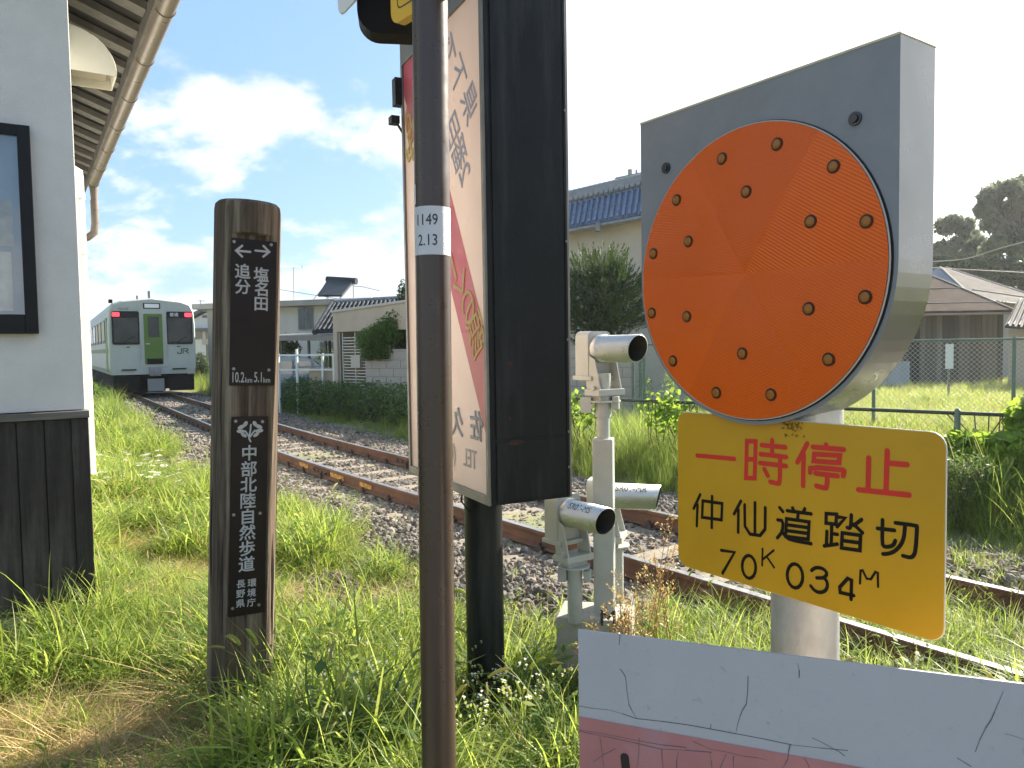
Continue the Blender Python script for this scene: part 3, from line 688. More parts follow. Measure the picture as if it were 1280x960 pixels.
# ---------------------------------------------------------------- wooden trail post with two plaques
def build_post():
    b = at(300, 888, 3.233); t = at(310, 258, 3.233)
    ax = (t-b).normalized(); L_ = (t-b).length
    M = Matrix.Translation((b.x, b.y, 0)) @ Vector((0, 0, 1)).rotation_difference(ax).to_matrix().to_4x4() @ Matrix.Rotation(R(32), 4, 'Z')
    root = thing('wooden_trail_post', 'weathered round wooden post with two brown trail plaques, in the grass', 'trail post', M)
    Mwood = mat('weathered_wood', (.088, .062, .041), .88, var=.7, vscale=9, stretch=(6, 6, .22), bump=1., bscale=22, dirt=(.33, .265, .19), damt=.72, dscale=19, streak=.05, dlim=(.5, .66))
    Mpl = mat('brown_plaque', (.013, .0075, .007), .42, spec=.25, var=.12, vscale=5, dirt=(.03, .022, .02), damt=.3, dscale=4)
    Mw = mat('plaque_lettering', (.42, .41, .41), .5, var=.12, vscale=30); Ms = mat('plaque_screw', (.28, .26, .25), .4, metal=.7)
    rad, flat = .136, .104
    zs = [-.35, 0, .3, .6, .9, 1.2, 1.5, 1.8, 2.0, L_-.145, L_-.135, L_-.10, L_-.035, L_-.012, L_]
    mb = MB(); n = 48; vs = []
    for z in zs:
        k = 1.0-.010*z if z < L_-.03 else (.955 if z < L_-.005 else .87)
        for i in range(n):
            a = 2*math.pi*i/n; r = rad*k*(1+.012*math.sin(3*a+z*1.3)+.010*noise.noise(Vector((math.cos(a)*2, math.sin(a)*2, z*.6)))+.006*noise.noise(Vector((math.cos(a)*14, math.sin(a)*14, z*.5))))
            x, y = r*math.cos(a), r*math.sin(a)
            if z < L_-.14 and y < -flat: y = -flat
            vs.append((x, y, z))
    mb.add(vs, [(j*n+i, j*n+(i+1) % n, (j+1)*n+(i+1) % n, (j+1)*n+i) for j in range(len(zs)-1) for i in range(n)], 0, False)
    mb.add(vs[-n:], [tuple(range(n))])
    mb.build('post', Mwood, root)
    h = lambda px, py, y=-flat-.006: hit(M, px, py, 1, y)
    # shrinkage cracks: thin dark splits set in the side of the log
    Mck = mat('wood_split', (.03, .022, .016), .95)
    for k in range(9):
        a = R(random.choice((195, 210, 222, 318, 328, 338, 345, 352, 205))+random.uniform(-5, 5)); z0 = random.uniform(.1, 1.6); q = MB(); pts = []
        for i in range(7):
            z = z0+i*.07; aa = a+.02*math.sin(i*1.3+k); r_ = rad*(1-.010*z)*1.004; pts.append((r_*math.cos(aa), r_*math.sin(aa), z))
        q.tube(pts, [.0005, .0022, .003, .003, .0028, .002, .0005], 4); q.build('wood_split', Mck, root)
    def plaque(x0, y0, x1, y1, lab):
        a = h(x0, y0); c = h(x1, y1); q = MB(); q.prism(rrect(c.x-a.x, a.z-c.z, .004, 3, (a.x+c.x)/2, (a.z+c.z)/2), flat-.004, flat+.006, FR)
        o = q.build('plaque', Mpl, root, .001); o['label'] = lab; return o
    up = plaque(289.5, 297, 343, 482, 'upper plaque with two arrows and distances'); lo = plaque(289.5, 521, 331, 765, 'lower narrow plaque with the trail name')
    y = -flat-.0062
    def put(ch, px, py, size, par, bold=.022, sx=1.):
        p = h(px, py, y); letter(ch, size, Mw, par, Matrix.Translation((p.x, y, p.z)) @ FR, bold, .0005, sx)
    for ch, py in (('塩', 343), ('名', 361), ('田', 380)): put(ch, 326.5, py, .063, up)
    for ch, py in (('追', 339), ('分', 358.5)): put(ch, 303.5, py, .063, up)
    for ch, px, s, w in (('10.2', 298, .060, .52), ('km', 311, .030, .8), ('5.1', 322.5, .060, .52), ('km', 333.5, .030, .8)): put(ch, px, 471.5 if s > .05 else 475, s, up, .012, w)
    for px, d in ((304, -1), (328, 1)):
        p = h(px, 314, y); o = strokes([[(-.028*d, 0), (.028*d, 0)], [(.004*d, .022), (.028*d, 0), (.004*d, -.022)]], .0085, 0, .00004, False).build('arrow', Mw, up); o.matrix_local = Matrix.Translation((p.x, y, p.z)) @ FR
    col = '中部北陸自然歩道'
    for k, ch in enumerate(col):
        f = k/7; put(ch, 311.7-3.3*f, 566+(705-566)*f, .068, lo, .02)
    for k, ch in enumerate('環境庁'): put(ch, 315.0-.5*k, 728.5+12.2*k, .037, lo, .018)
    for k, ch in enumerate('長野県'): put(ch, 301.3-.4*k, 730+12.2*k, .037, lo, .018)
    # leaf emblem: a stem with five lobes on either side
    p = h(312.2, 540, y); st = [[(.004, -.040), (-.004, -.024), (.002, 0), (.004, .030)], [(-.002, -.02), (-.018, .004)], [(.002, -.02), (.02, .006)]]
    eb = strokes(st, .007, 0, .00004)
    for cxx, czz, rx, rz_, ro in ((-.034, .022, .016, .008, 25), (-.036, .004, .017, .008, -5), (-.024, -.012, .014, .007, -35), (-.018, .034, .013, .008, 60), (.036, .022, .016, .008, -25), (.038, .004, .017, .008, 5), (.026, -.012, .014, .007, 35), (.020, .034, .013, .008, -60)):
        pts = []
        for i in range(14):
            t_ = 2*math.pi*i/14; ux, uz = rx*math.cos(t_), rz_*math.sin(t_); ro_ = R(ro)
            pts.append((cxx+ux*math.cos(ro_)-uz*math.sin(ro_), czz+ux*math.sin(ro_)+uz*math.cos(ro_), .0004))
        eb.add(pts, [tuple(range(14))])
    o = eb.build('leaf_emblem', Mw, lo); o.matrix_local = Matrix.Translation((p.x, y, p.z)) @ FR
    sm = MB(); sm.cyl((0, .002, 0), (0, -.003, 0), .0065, 10); sme = sm.mesh('screw', Ms)
    for par, pts in ((up, ((292.5, 302), (339, 306), (292, 461), (336, 462.5))), (lo, ((294.5, 526.5), (328, 527), (292, 643.5), (325, 641.5), (290.5, 760.5), (323.5, 756)))):
        for px, py in pts:
            p_ = h(px, py); place(sme, 'screw', par, Matrix.Translation((p_.x, -flat-.006, p_.z)))
build_post()

# ---------------------------------------------------------------- brown steel pole with what hangs on it
def build_pole():
    b = at(548.5, 940, 1.67); t = at(537.5, 20, 1.67); ax = (t-b).normalized(); b0 = b-ax*(b.z/ax.z)
    M = Matrix.Translation(b0) @ Vector((0, 0, 1)).rotation_difference(ax).to_matrix().to_4x4()
    root = thing('brown_steel_pole', 'slim brown steel pole with a white number sticker, in front of the lit advertising box', 'pole', M)
    Mb = mat('brown_pole_paint', (.055, .036, .028), .32, spec=.5, var=.05, vscale=12, dirt=(.065, .045, .036), damt=.2, dscale=3, streak=.12)
    Mwt = mat('reflective_sticker', (.60, .61, .65), .5, bump=.5, bscale=420); Mk = mat('sticker_lettering', (.03, .03, .03), .5)
    r = .0385
    p = MB(); p.cyl((0, 0, -.1), (0, 0, 4.2), r, 40); p.build('pole', Mb, root)
    Mi = M.inverted()
    def zof(py): return (Mi @ at(540, py, 1.632)).z
    z0, z1 = zof(318), zof(257); zc = (z0+z1)/2
    q = MB(); q.tube([(0, 0, z0), (0, 0, z1)], r+.0007, 40, cap=False); st = q.build('number_sticker', Mwt, root)
    cdir = Mi.to_3x3() @ Vector((-b0.x, -b0.y, 0)); th0 = math.atan2(cdir.y, cdir.x)
    def wrap(body, size, px, py, bold=.004, sx=.8):
        me = text_mesh(body, size, bold, .0003); off = math.asin(max(-1, min(1, (px-(537.5+11*(py-20)/920))/21.8)))
        zz = zof(py)
        for v in me.vertices:
            a = th0+off+v.co.x*sx/r; rr = r+.0010+v.co.z; v.co = (rr*math.cos(a), rr*math.sin(a), zz+v.co.y)
        me.materials.clear(); me.materials.append(Mk); place(me, 'lettering', st)
    wrap('1149', .0335, 533.5, 274); wrap('2.13', .0335, 534.0, 299.5)
    q = MB(); th = np.linspace(th0-1.45, th0-1.12, 6); z2, z3 = zof(253), zof(228)
    vs = [((r+.0006)*math.cos(a), (r+.0006)*math.sin(a), z) for z in (z2, z3) for a in th]
    q.add(vs, [(i, i+1, 7+i, 6+i) for i in range(5)]); q.build('small_sticker', Mwt, root)
    # black lamp box, yellow sign and white blade fixed to the pole above the frame
    Mk2 = mat('black_lamp_box', (.004, .004, .0045), .6, spec=.15, var=.2); My = mat('yellow_sign_paint', (.75, .42, .015), .4); Mw2 = mat('white_blade_paint', (.72, .71, .70), .5)
    Ml = mat('yellow_sign_outline', (.05, .035, .02), .5)
    a = at(447, 40, 1.98); c = at(545, 53, 1.98)
    Mb_ = Mi @ Matrix.Translation((a.x, a.y, a.z))
    wid = .22; hb = MB(); hb.prism(rrect(wid, .46, .055, 7, wid/2, .23), -.07, 0, FR); o = hb.build('lamp_box', Mk2, root, .004); o.matrix_local = Mb_ @ Matrix.Rotation(R(8), 4, 'Z')
    # yellow sign, turned like the crossing signs
    y0 = at(489, 33, 1.80); w = Vector((.66, -.75, 0)).normalized(); nn = Vector((w.y, -w.x, 0))
    My_ = Matrix((w, -nn, Vector((0, 0, 1)))).transposed().to_4x4(); My_.translation = y0
    sg = MB(); sg.prism(rrect(.46, .46, .03, 6, .23, .23), -.022, 0, FR); o = sg.build('yellow_sign', My, root, .003); o.matrix_local = Mi @ My_
    ol = MB(); k1 = rrect(.405, .405, .014, 5, .23, .23); k2 = rrect(.398, .398, .011, 5, .23, .23); n = len(k1)
    ol.add([(x, -.0006, z) for x, z in k1+k2], [(i, (i+1) % n, n+(i+1) % n, n+i) for i in range(n)]); ol.build('outline', Ml, o)
    br = MB(); br.box((0, 0, 0), (.10, .26, .05)); ob = br.build('bracket', Mk2, root); ob.matrix_local = Mi @ Matrix.Translation((at(520, 0, 1.8)+Vector((-.02, .05, .16))))
    bl = MB(); d = at(424.5, 14, 1.95); M3 = Mi @ Matrix.Translation(d) @ Matrix.Rotation(R(6), 4, 'Z')
    pts = [(-.003, .003), (.004, -.004), (.012, 0), (.07, .062), (.09, .16), (-.012, .16)]
    bl.prism(pts, -.012, 0, FR); ob = bl.build('white_blade', Mw2, root, .004); ob.matrix_local = M3
build_pole()

# ---------------------------------------------------------------- advertising light box on a black column
def build_lightbox():
    K = at(612.5, 633, 2.82); A_ = R(26.5); M = Matrix.Translation((K.x, K.y, 0)) @ Matrix.Rotation(A_, 4, 'Z')   # x: thickness, y: into the distance
    zb = K.z; W, T, zt = .917, .355, 3.32
    root = thing('advertising_light_box', 'tall black-sided light box with a pink and white shop advertisement, on a round black column', 'sign', M)
    Mk = mat('black_sign_metal', (.0055, .0062, .007), .45, spec=.22, var=.4, vscale=5, bump=.12, bscale=50, dirt=(.042, .046, .046), damt=.8, dscale=8, streak=.11, dlim=(.5, .75))
    Mf = mat('sign_frame_grey', (.17, .155, .135), .45, metal=.4, var=.2)
    Mwh = mat('sign_sheet_white', (.74, .62, .55), .35, transl=.5, var=.03, vscale=3)
    Mpk = mat('sign_print_pink', (.70, .14, .20), .35, transl=.45, var=.05, vscale=3); Mlp = mat('sign_print_pale_pink_and_glow', (.68, .23, .22), .35, transl=.45)  # pale pink serves the blossom print and the band's painted glow
    Mbl = mat('sign_print_blue', (.46, .46, .52), .4, transl=.3); Myl = mat('sign_print_yellow', (.78, .58, .16), .4, transl=.4); Mgy = mat('sign_print_grey', (.38, .36, .35), .4, transl=.3)
    Mrs = mat('rust_spot', (.035, .014, .009), .9, var=.4, vscale=30)
    c = MB(); c.cyl((T/2, W/2, -.3), (T/2, W/2, zb+.02), .0835, 36); c.build('column', Mk, root)
    # loose cable by the column head
    cb = MB(); cb.tube([(T/2-.10, W/2-.02, zb), (T/2-.12, W/2-.04, zb-.06), (T/2-.10, W/2-.08, zb-.10), (T/2-.06, W/2-.08, zb-.05), (T/2-.05, W/2-.06, zb+.01)], .004, 6); cb.build('cable', Mk, root)
    def end_wall(y, sgn, nm):
        q = MB(); q.span((.004, y, zb), (T-.004, y+sgn*.02, zt)); q.span((0.006, y-sgn*.003, zb+.01), (.018, y, zt)); q.span((T-.018, y-sgn*.003, zb+.01), (T-.006, y, zt))
        return q.build(nm, Mk, root, .002)
    ew = end_wall(0.0, 1, 'end_panel'); end_wall(W, -1, 'end_panel')
    lp = MB(); lp.span((.03, -.0045, zb+.012), (T-.03, -.0005, zb+.235)); lp.build('lower_access_panel', Mk, ew, .001)
    up = MB(); up.span((.03, -.0045, zb+.250), (T-.03, -.0005, zt-.05)); up.build('upper_access_panel', Mk, ew, .001)
    sc_ = MB()
    for z in (zb+.26, zb+.12, zb+.62, zb+1.0, zb+1.5): sc_.cyl((T-.012, -.004, z), (T-.012, -.007, z), .005, 8)
    sc_.build('panel_screw', Mf, ew)
    h0 = lambda px, py: hit(M, px, py, 1, -.0045)
    rs = MB()
    for px, py, r_ in ((637, 455, .010), (637, 523, .007), (645, 553, .018)):
        p = h0(px, py); vs = [(p.x+r_*(1+.4*random.random())*math.cos(a)*(1.6 if r_ > .015 else 1), -.0052, p.z+r_*(.6 if r_ > .015 else 1.1)*math.sin(a)) for a in np.linspace(0, 6.28, 11)[:-1]]; rs.add(vs, [tuple(range(10))])
    rs.build('rust_spot', Mrs, ew)
    bt = MB(); bt.span((.004, .02, zb), (T-.004, W-.02, zb+.018)); bt.build('bottom_panel', Mf, root)
    tp = MB(); tp.span((.004, .02, zt-.02), (T-.004, W-.02, zt)); tp.build('top_panel', Mk, root)
    zlo, zhi = zb+.035, 2.87
    for x, s in ((0, 1), (T, -1)):
        fr = MB(); fr.span((x-s*.004, .0, zb), (x+s*.012, .022, zt)); fr.span((x-s*.004, W-.022, zb), (x+s*.012, W, zt)); fr.span((x-s*.004, .022, zb), (x+s*.012, W-.022, zlo)); fr.span((x-s*.004, .022, zhi), (x+s*.012, W-.022, zt))
        fo = fr.build('face_frame', Mf, root, .0015)
        sh = MB(); sh.quad((x+s*.006, .022, zlo), (x+s*.006, W-.022, zlo), (x+s*.006, W-.022, zhi), (x+s*.006, .022, zhi)); so = sh.build('advert_sheet', Mwh, root)
        if s == 1: sheet = so
    X = .006; h = lambda px, py: hit(M, px, py, 0, X)
    # the pink diagonal band across the sheet
    a, b_, c_, d_ = h(562, 235), h(608, 420), h(562, 400), h(608, 545)
    s1 = (a.z-b_.z)/(a.y-b_.y); s2 = (c_.z-d_.z)/(c_.y-d_.y); s2 = s1*.97
    y0, y1 = .024, W-.024
    up_ = lambda y: b_.z+s1*(y-b_.y); lo_ = lambda y: d_.z+s2*(y-d_.y)
    cl = lambda z: max(zlo+.002, min(zhi-.002, z))
    band = [(y, lo_(y)) for y in (y0, y1)]+[(y, up_(y)) for y in (y1, y0)]
    def clip(poly, z, keep_below):
        out = []
        for i in range(len(poly)):
            p, q = poly[i], poly[(i+1) % len(poly)]; pi, qi = (p[1] <= z) == keep_below, (q[1] <= z) == keep_below
            if pi: out.append(p)
            if pi != qi: t = (z-p[1])/(q[1]-p[1]); out.append((p[0]+(q[0]-p[0])*t, z))
        return out
    band = clip(band, zhi-.002, True); zs_ = h(600, 415).z
    for nm, m, poly in (('pink_band', Mpk, clip(band, zs_, False)), ('pink_band_painted_glow', Mlp, clip(band, zs_, True))):  # lower part made paler to paint light coming through from inside
        mb = MB(); mb.add([(X-.001, p[0], p[1]) for p in poly], [tuple(range(len(poly)))]); mb.build(nm, m, sheet)
    # a paler round blossom printed on the far side of the band
    p = h(509, 150); p.y = W-.115; mb = MB(); mb.add([(X-.0018, p.y+.075*math.cos(t)*(1+.12*math.cos(5*t)), p.z+.14*math.sin(t)*(1+.12*math.cos(5*t))) for t in np.linspace(0, 6.28, 30)[:-1]], [tuple(range(29))]); mb.build('printed_blossom', Mlp, sheet)
    ang = math.atan(s1)
    def put(ch, px, py, size, m, rot, bold=.02, sx=1.):
        p = h(px, py); p.y = min(p.y, W-.10); ML = Matrix(((0, 0, 1, X-.0026), (1, 0, 0, p.y), (0, 1, 0, p.z), (0, 0, 0, 1))) @ Matrix.Rotation(rot, 4, 'Z')
        letter(ch, size, m, sheet, ML, bold, .0003, sx)
    for ch, px, py in (('県', 587, 128), ('下', 573.5, 96), ('で', 562, 66), ('2', 581.5, 216), ('番', 574.5, 192), ('目', 566, 163)): put(ch, px, py, .15, Mbl, ang, .006)
    for ch, px, py, s in (('顔', 596.5, 417, .17), ('の', 586, 384, .16), ('く', 576.5, 355, .16), ('ー', 567.5, 333, .16)): put(ch, px, py, s, Myl, ang, .008)
    for ch, px, py, s in (('わ', 511, 158, .13), ('せ', 513, 190, .13)): put(ch, px, py, s, Myl, ang, .03)
    put('佐', 596.5, 532, .125, Mgy, 0, .02); put('久', 572, 527, .125, Mgy, 0, .02); put('TEL', 588, 573, .105, Mgy, 0, .005, .8); put('(0', 566.5, 568, .105, Mgy, 0, .005, .8)
    # two small fittings on the far edge
    p = hit(M, 494, 116, 1, W+.02); q = MB(); q.span((p.x-.012, W-.02, p.z-.065), (.006, W+.03, p.z+.06)); q.build('edge_bracket', Mk, root)
    p = hit(M, 494, 154, 1, W+.02); q = MB(); q.tube([(.01, W+.01, p.z-.05), (p.x+.01, W+.02, p.z)], .007, 6); q.box((p.x-.005, W+.02, p.z+.012), (.04, .05, .035)); q.build('spot_lamp', Mk, root)
build_lightbox()

# ---------------------------------------------------------------- obstacle detector by the track
def build_detector():
    Mg = mat('detector_grey_paint', (.36, .375, .35), .45, var=.07, vscale=9, bump=.08, bscale=90, dirt=(.25, .24, .19), damt=.4, dscale=7, streak=.3)
    Ms = mat('detector_steel', (.47, .48, .47), .33, metal=.75, var=.08, vscale=10); Md = mat('barrel_inside', (.045, .043, .036), .7)
    Mc = mat('concrete_base', (.33, .325, .28), .9, var=.15, vscale=8, bump=.4, bscale=60, dirt=(.22, .21, .16), damt=.5, dscale=5)
    Mk = mat('stencil_black', (.03, .03, .03), .6)
    g = on_z(757, 843, 0)
    M = TR(g.x, g.y, 0, R(-13))
    root = thing('obstacle_detector', 'grey crossing detector with one high and two low barrel heads on a marked concrete base', 'detector', M)
    b = MB(); b.span((-.215, -.11, -.1), (.13, .13, .30)); bo = b.build('base', Mc, root, .008)
    letter('M4', .105, Mk, bo, Matrix.Translation(hit(M, 768, 773, 1, -.1115)) @ FR, .012, .001)
    p = MB(); p.box((0, 0, .70), (.094, .094, .84)); p.build('square_post', Mg, root, .006)
    p = MB(); p.cyl((0, 0, 1.115), (0, 0, 1.24), .030, 20); p.cyl((0, 0, 1.22), (0, 0, 1.42), .037, 20); p.build('upper_tube', Mg, root)
    q = MB(); q.box((-.075, -.01, 1.275), (.05, .05, .07)); q.box((.06, 0, 1.285), (.03, .05, .06)); q.cyl((-.055, -.04, 1.27), (-.055, -.03, 1.27), .014, 8); q.build('tube_clamp', Mg, root, .003)
    def head(x, y, z, az, text=None, s=1.):
        H_ = Matrix.Translation((x, y, z)) @ Matrix.Rotation(az, 4, 'Z') @ Matrix.Scale(s, 4)     # local +x is the way the barrel points
        o = MB()
        o.prism(rrect(.145, .235, .03, 5, 0, -.035), -.15, -.062, Matrix(((0, 0, 1, 0), (1, 0, 0, 0), (0, 1, 0, 0), (0, 0, 0, 1))))
        o.box((-.10, 0, -.135), (.13, .16, .02))
        ho = o.build('detector_head', Mg, root, .003); ho.matrix_local = H_
        br = MB(); r_ = .062
        n = 28; vs = []; ring = [(-.062, .066), (-.03, .066), (-.03, r_), (.185, r_), (.185, r_-.004), (-.02, r_-.006)]
        cut = lambda xx, k: xx+(.028*math.cos(2*math.pi*k/n-math.pi/2+math.pi) if xx > .1 else 0)
        for xx, rr in ring:
            for k in range(n): t = 2*math.pi*k/n; vs.append((xx+(.012*math.sin(t) if xx > .1 else 0), rr*math.cos(t), rr*math.sin(t)))
        br.add(vs, [(j*n+k, j*n+(k+1) % n, (j+1)*n+(k+1) % n, (j+1)*n+k) for j in range(4) for k in range(n)], 0, True)
        br.build('barrel', Ms, ho)
        dk = MB(); dk.add(vs[4*n:6*n], [(k, (k+1) % n, n+(k+1) % n, n+k) for k in range(n)], 0, True); dk.add(vs[5*n:], [tuple(range(n))]); dk.build('barrel_mouth', Md, ho)
        yk = MB()
        for sy in (-1, 1): yk.prism([(-.10, -.01), (-.02, -.05), (.015, -.19), (-.075, -.19)], sy*.066-.003, sy*.066+.003, Matrix(((1, 0, 0, 0), (0, 0, 1, 0), (0, 1, 0, 0), (0, 0, 0, 1))))
        yk.box((-.03, 0, -.20), (.10, .16, .03)); yk.box((-.03, 0, -.225), (.06, .11, .04))
        for sy in (-1, 1): yk.cyl((-.02, sy*.07, -.18), (-.02, sy*.086, -.18), .012, 8)
        yk.build('yoke', Mg, ho, .002)
        ds = MB(); ds.cyl((-.03, 0, -.245), (-.03, 0, -.238), .075, 20); ds.build('flange', Mg, ho)
        if text:
            me = text_mesh(text, .047, .004, .0003); me.materials.clear(); me.materials.append(Mk)
            for v in me.vertices:
                e = R(48)+v.co.y/r_; v.co = (.062+v.co.x*.86, -(r_+.001+v.co.z)*math.cos(e), (r_+.001+v.co.z)*math.sin(e))
            place(me, 'lettering', ho)
        return ho
    az = R(-54+13)
    Mi = M.inverted()
    def loc(px, py, Y): return Mi @ at(px, py, Y)
    t1 = loc(757, 436, 3.5); head(0.03, -.01, t1.z, az, None)
    l = loc(722, 643, 3.42); head(l.x, l.y, l.z, az, 'SR01-MS')
    p = MB(); p.cyl((l.x-.02, l.y+.02, .28), (l.x-.02, l.y+.02, l.z-.24), .034, 18); p.build('short_tube', Mg, root)
    q = MB(); q.box((l.x-.075, l.y+.02, .50), (.04, .05, .06)); q.box((l.x+.04, l.y+.02, .50), (.03, .05, .05)); q.build('tube_clamp', Mg, root, .003)
    l = loc(775, 620, 3.66); head(l.x, l.y, l.z, R(-18+13), 'SR01-MR')
    p = MB(); p.cyl((l.x-.02, l.y, .26), (l.x-.02, l.y, l.z-.24), .034, 18); p.build('short_tube', Mg, root)
build_detector()

# ---------------------------------------------------------------- station building
def build_station():
    g = on_z(118, 775, 0); A_ = R(32.7); M = TR(g.x, g.y, 0, A_)     # x: out towards the track, y: along the eaves
    root = thing('station_building', 'white plastered building with dark board skirting and brown gutter, at the left', 'building', M)
    Mst = mat('white_stucco', (.64, .63, .625), .95, var=.06, vscale=3, bump=.7, bscale=210, dirt=(.50, .50, .48), damt=.45, dscale=1.6, dlim=(.5, .75))
    Mbd = mat('dark_weathered_board', (.026, .020, .018), .75, var=.55, vscale=5, stretch=(7, 7, .4), bump=.5, bscale=30, dirt=(.12, .105, .095), damt=.75, dscale=4.5, streak=.18, dlim=(.50, .72))
    Mcap = mat('grey_weathered_rail', (.13, .118, .108), .8, var=.4, vscale=6, stretch=(.5, 6, 6), bump=.4, bscale=30)
    Mcon = mat('footing_concrete', (.34, .32, .28), .95, var=.2, vscale=5, bump=.5, bscale=50)
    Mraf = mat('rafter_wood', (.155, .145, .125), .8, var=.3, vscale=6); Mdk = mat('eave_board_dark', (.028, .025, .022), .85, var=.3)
    Mgut = mat('brown_gutter', (.20, .165, .13), .33, var=.08, vscale=4, dirt=(.2, .17, .14), damt=.4, dscale=4)
    Mjt = mat('gutter_joint_line', (.16, .12, .10), .5); Mwp = mat('white_pipe', (.70, .70, .64), .4); Mhood = mat('cream_hood', (.70, .67, .55), .4, var=.04)
    Mrf = mat('roof_metal', (.10, .085, .075), .5, var=.15)
    Ly, x0, zw = 8.2, -4.5, 3.93
    w = MB(); w.span((x0, 0.0, 1.23), (0, .12, zw+.9)); w.span((x0, .12, .10), (-.12, .13, 1.23)); w.build('end_wall', Mst, root, .004)
    w = MB(); w.span((-.12, .12, .10), (0.0, Ly, zw+.3)); w.span((x0, Ly, .1), (0, Ly+.12, zw+.9)); w.span((x0, .12, .1), (x0+.12, Ly, zw)); w.build('side_wall', Mst, root)
    f = MB(); f.span((x0, .004, -.2), (-.02, .13, .108)); f.span((-.13, .13, -.2), (-.012, Ly, .10)); f.build('footing', Mcon, root, .006)
    # skirting of upright boards, a rail on top, a corner post
    bw = .131; k = 0; x = -.075
    bmesh_ = MB(); bmesh_.box((0, 0, 0), (bw-.006, .02, 1.072)); bme = bmesh_.mesh('skirting_board', Mbd)
    while x > -2.4:
        o = place(bme, 'skirting_board', root, Matrix.Translation((x-bw/2, -.006+random.uniform(-.002, .002), .11+.536+random.uniform(-.004, .004)))); x -= bw
    bk = MB(); bk.span((x0, .003, .11), (-.01, .13, 1.18)); bk.build('skirting_backing', Mdk, root)
    cp = MB(); cp.span((-.075, -.022, .108), (.012, .10, 1.182)); cp.build('corner_post', Mbd, root, .003)
    rl = MB(); rl.span((x0, -.034, 1.184), (.018, .11, 1.225)); rl.build('skirting_rail', Mcap, root, .003)
    # notice case on the end wall
    h = lambda px, py, y=-.05: hit(M, px, py, 1, y)
    a, c = h(36, 157), h(50, 417); xr = (a.x+c.x)/2; zt, zb_ = a.z, c.z; xl = xr-1.5
    Mfr = mat('notice_case_frame', (.007, .007, .008), .4, spec=.25, var=.15)
    fr = MB(); bwd = .062
    fr.span((xr-bwd, -.05, zb_), (xr, -.001, zt)); fr.span((xl, -.05, zb_), (xl+bwd, -.001, zt)); fr.span((xl+bwd, -.048, zb_), (xr-bwd, -.001, zb_+.105)); fr.span((xl+bwd, -.048, zt-.06), (xr-bwd, -.001, zt))
    fo = fr.build('notice_case', Mfr, root, .003)
    i0, i1, j0, j1 = xl+bwd, xr-bwd, zb_+.105, zt-.06
    bkp = MB(); bkp.quad((i0, -.004, j0), (i1, -.004, j0), (i1, -.004, j1), (i0, -.004, j1)); bkp.build('case_back', mat('case_back_sky_reflection', (.30, .33, .36), .9, var=.1), fo)  # blue-grey of the back paints the sky reflected in the pane
    pp = MB(); pp.quad((i1-.45, -.006, j0+.02), (i1-.05, -.006, j0+.02), (i1-.05, -.006, j0+.34), (i1-.45, -.006, j0+.34)); pp.build('reflection_sheet', mat('painted_reflection_pale', (.66, .60, .50), .8, var=.25, vscale=9), fo)  # pale sheet painted in for the reflection in the glass
    pp = MB(); pp.quad((i1-.42, -.0062, j0+.37), (i1-.035, -.0062, j0+.37), (i1-.035, -.0062, j0+.62), (i1-.42, -.0062, j0+.62)); pp.build('reflection_sheet', mat('painted_reflection_tan', (.50, .40, .29), .8, var=.35, vscale=7), fo)  # tan sheet paints the warm middle of that reflection
    gl = MB(); gl.quad((i0, -.036, j0), (i1, -.036, j0), (i1, -.036, j1), (i0, -.036, j1)); gl.build('pane', glass('notice_case_glass', (.75, .78, .8), .16, .05), fo)
    # eaves: dark boards, rafters, gutter
    ov, sl = .60, .36; zg = 4.03; z_at = lambda x_: zg+.05+(ov-x_)*sl
    nrm_ = math.atan(sl)
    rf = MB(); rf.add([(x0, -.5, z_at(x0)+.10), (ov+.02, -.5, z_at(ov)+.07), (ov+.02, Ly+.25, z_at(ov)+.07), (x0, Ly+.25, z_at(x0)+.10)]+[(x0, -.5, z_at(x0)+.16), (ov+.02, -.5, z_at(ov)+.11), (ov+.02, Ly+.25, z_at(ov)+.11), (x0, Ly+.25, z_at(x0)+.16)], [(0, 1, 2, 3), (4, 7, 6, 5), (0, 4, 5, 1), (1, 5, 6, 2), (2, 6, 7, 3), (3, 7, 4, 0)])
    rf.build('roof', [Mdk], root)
    rs = MB(); rs.add([(-.1, -.045/2, 0), (ov-.01, -.045/2, 0), (ov-.01, .045/2, 0), (-.1, .045/2, 0)], [(0, 1, 2, 3)])
    rm = MB(); L0 = (ov+.08)/math.cos(nrm_); rm.box((L0/2, 0, .0), (L0, .16, .06)); rme = rm.mesh('rafter', Mraf)
    y = -.45
    while y < Ly+.2:
        place(rme, 'rafter', root, Matrix.Translation((-.09, y, z_at(-.09)+.035)) @ Matrix.Rotation(nrm_, 4, 'Y')); y += .46
    fa = MB(); fa.span((ov-.012, -.5, zg-.02), (ov+.012, Ly+.2, zg+.10)); fa.build('fascia', Mraf, root)
    gt = MB(); prof = []; gx = ov+.075; gr = .068
    y0, y1 = -.6, Ly-.35; n = 14
    ang = np.linspace(math.pi, 2*math.pi, n)
    outer = [(gx+gr*math.cos(t), zg+gr*math.sin(t)) for t in ang]; inner = [(gx+(gr-.004)*math.cos(t), zg+(gr-.004)*math.sin(t)) for t in ang[::-1]]
    ol = outer+[(gx+gr+.006, zg+.006)]+inner; n = len(ol)
    vs = [(x_, y_, z_) for y_ in (y0, y1) for x_, z_ in ol]
    gt.add(vs, [(i, (i+1) % n, n+(i+1) % n, n+i) for i in range(n)], 0, True); gt.add(vs[n:], [tuple(range(n))])
    go = gt.build('gutter', Mgut, root)
    y = 1.05
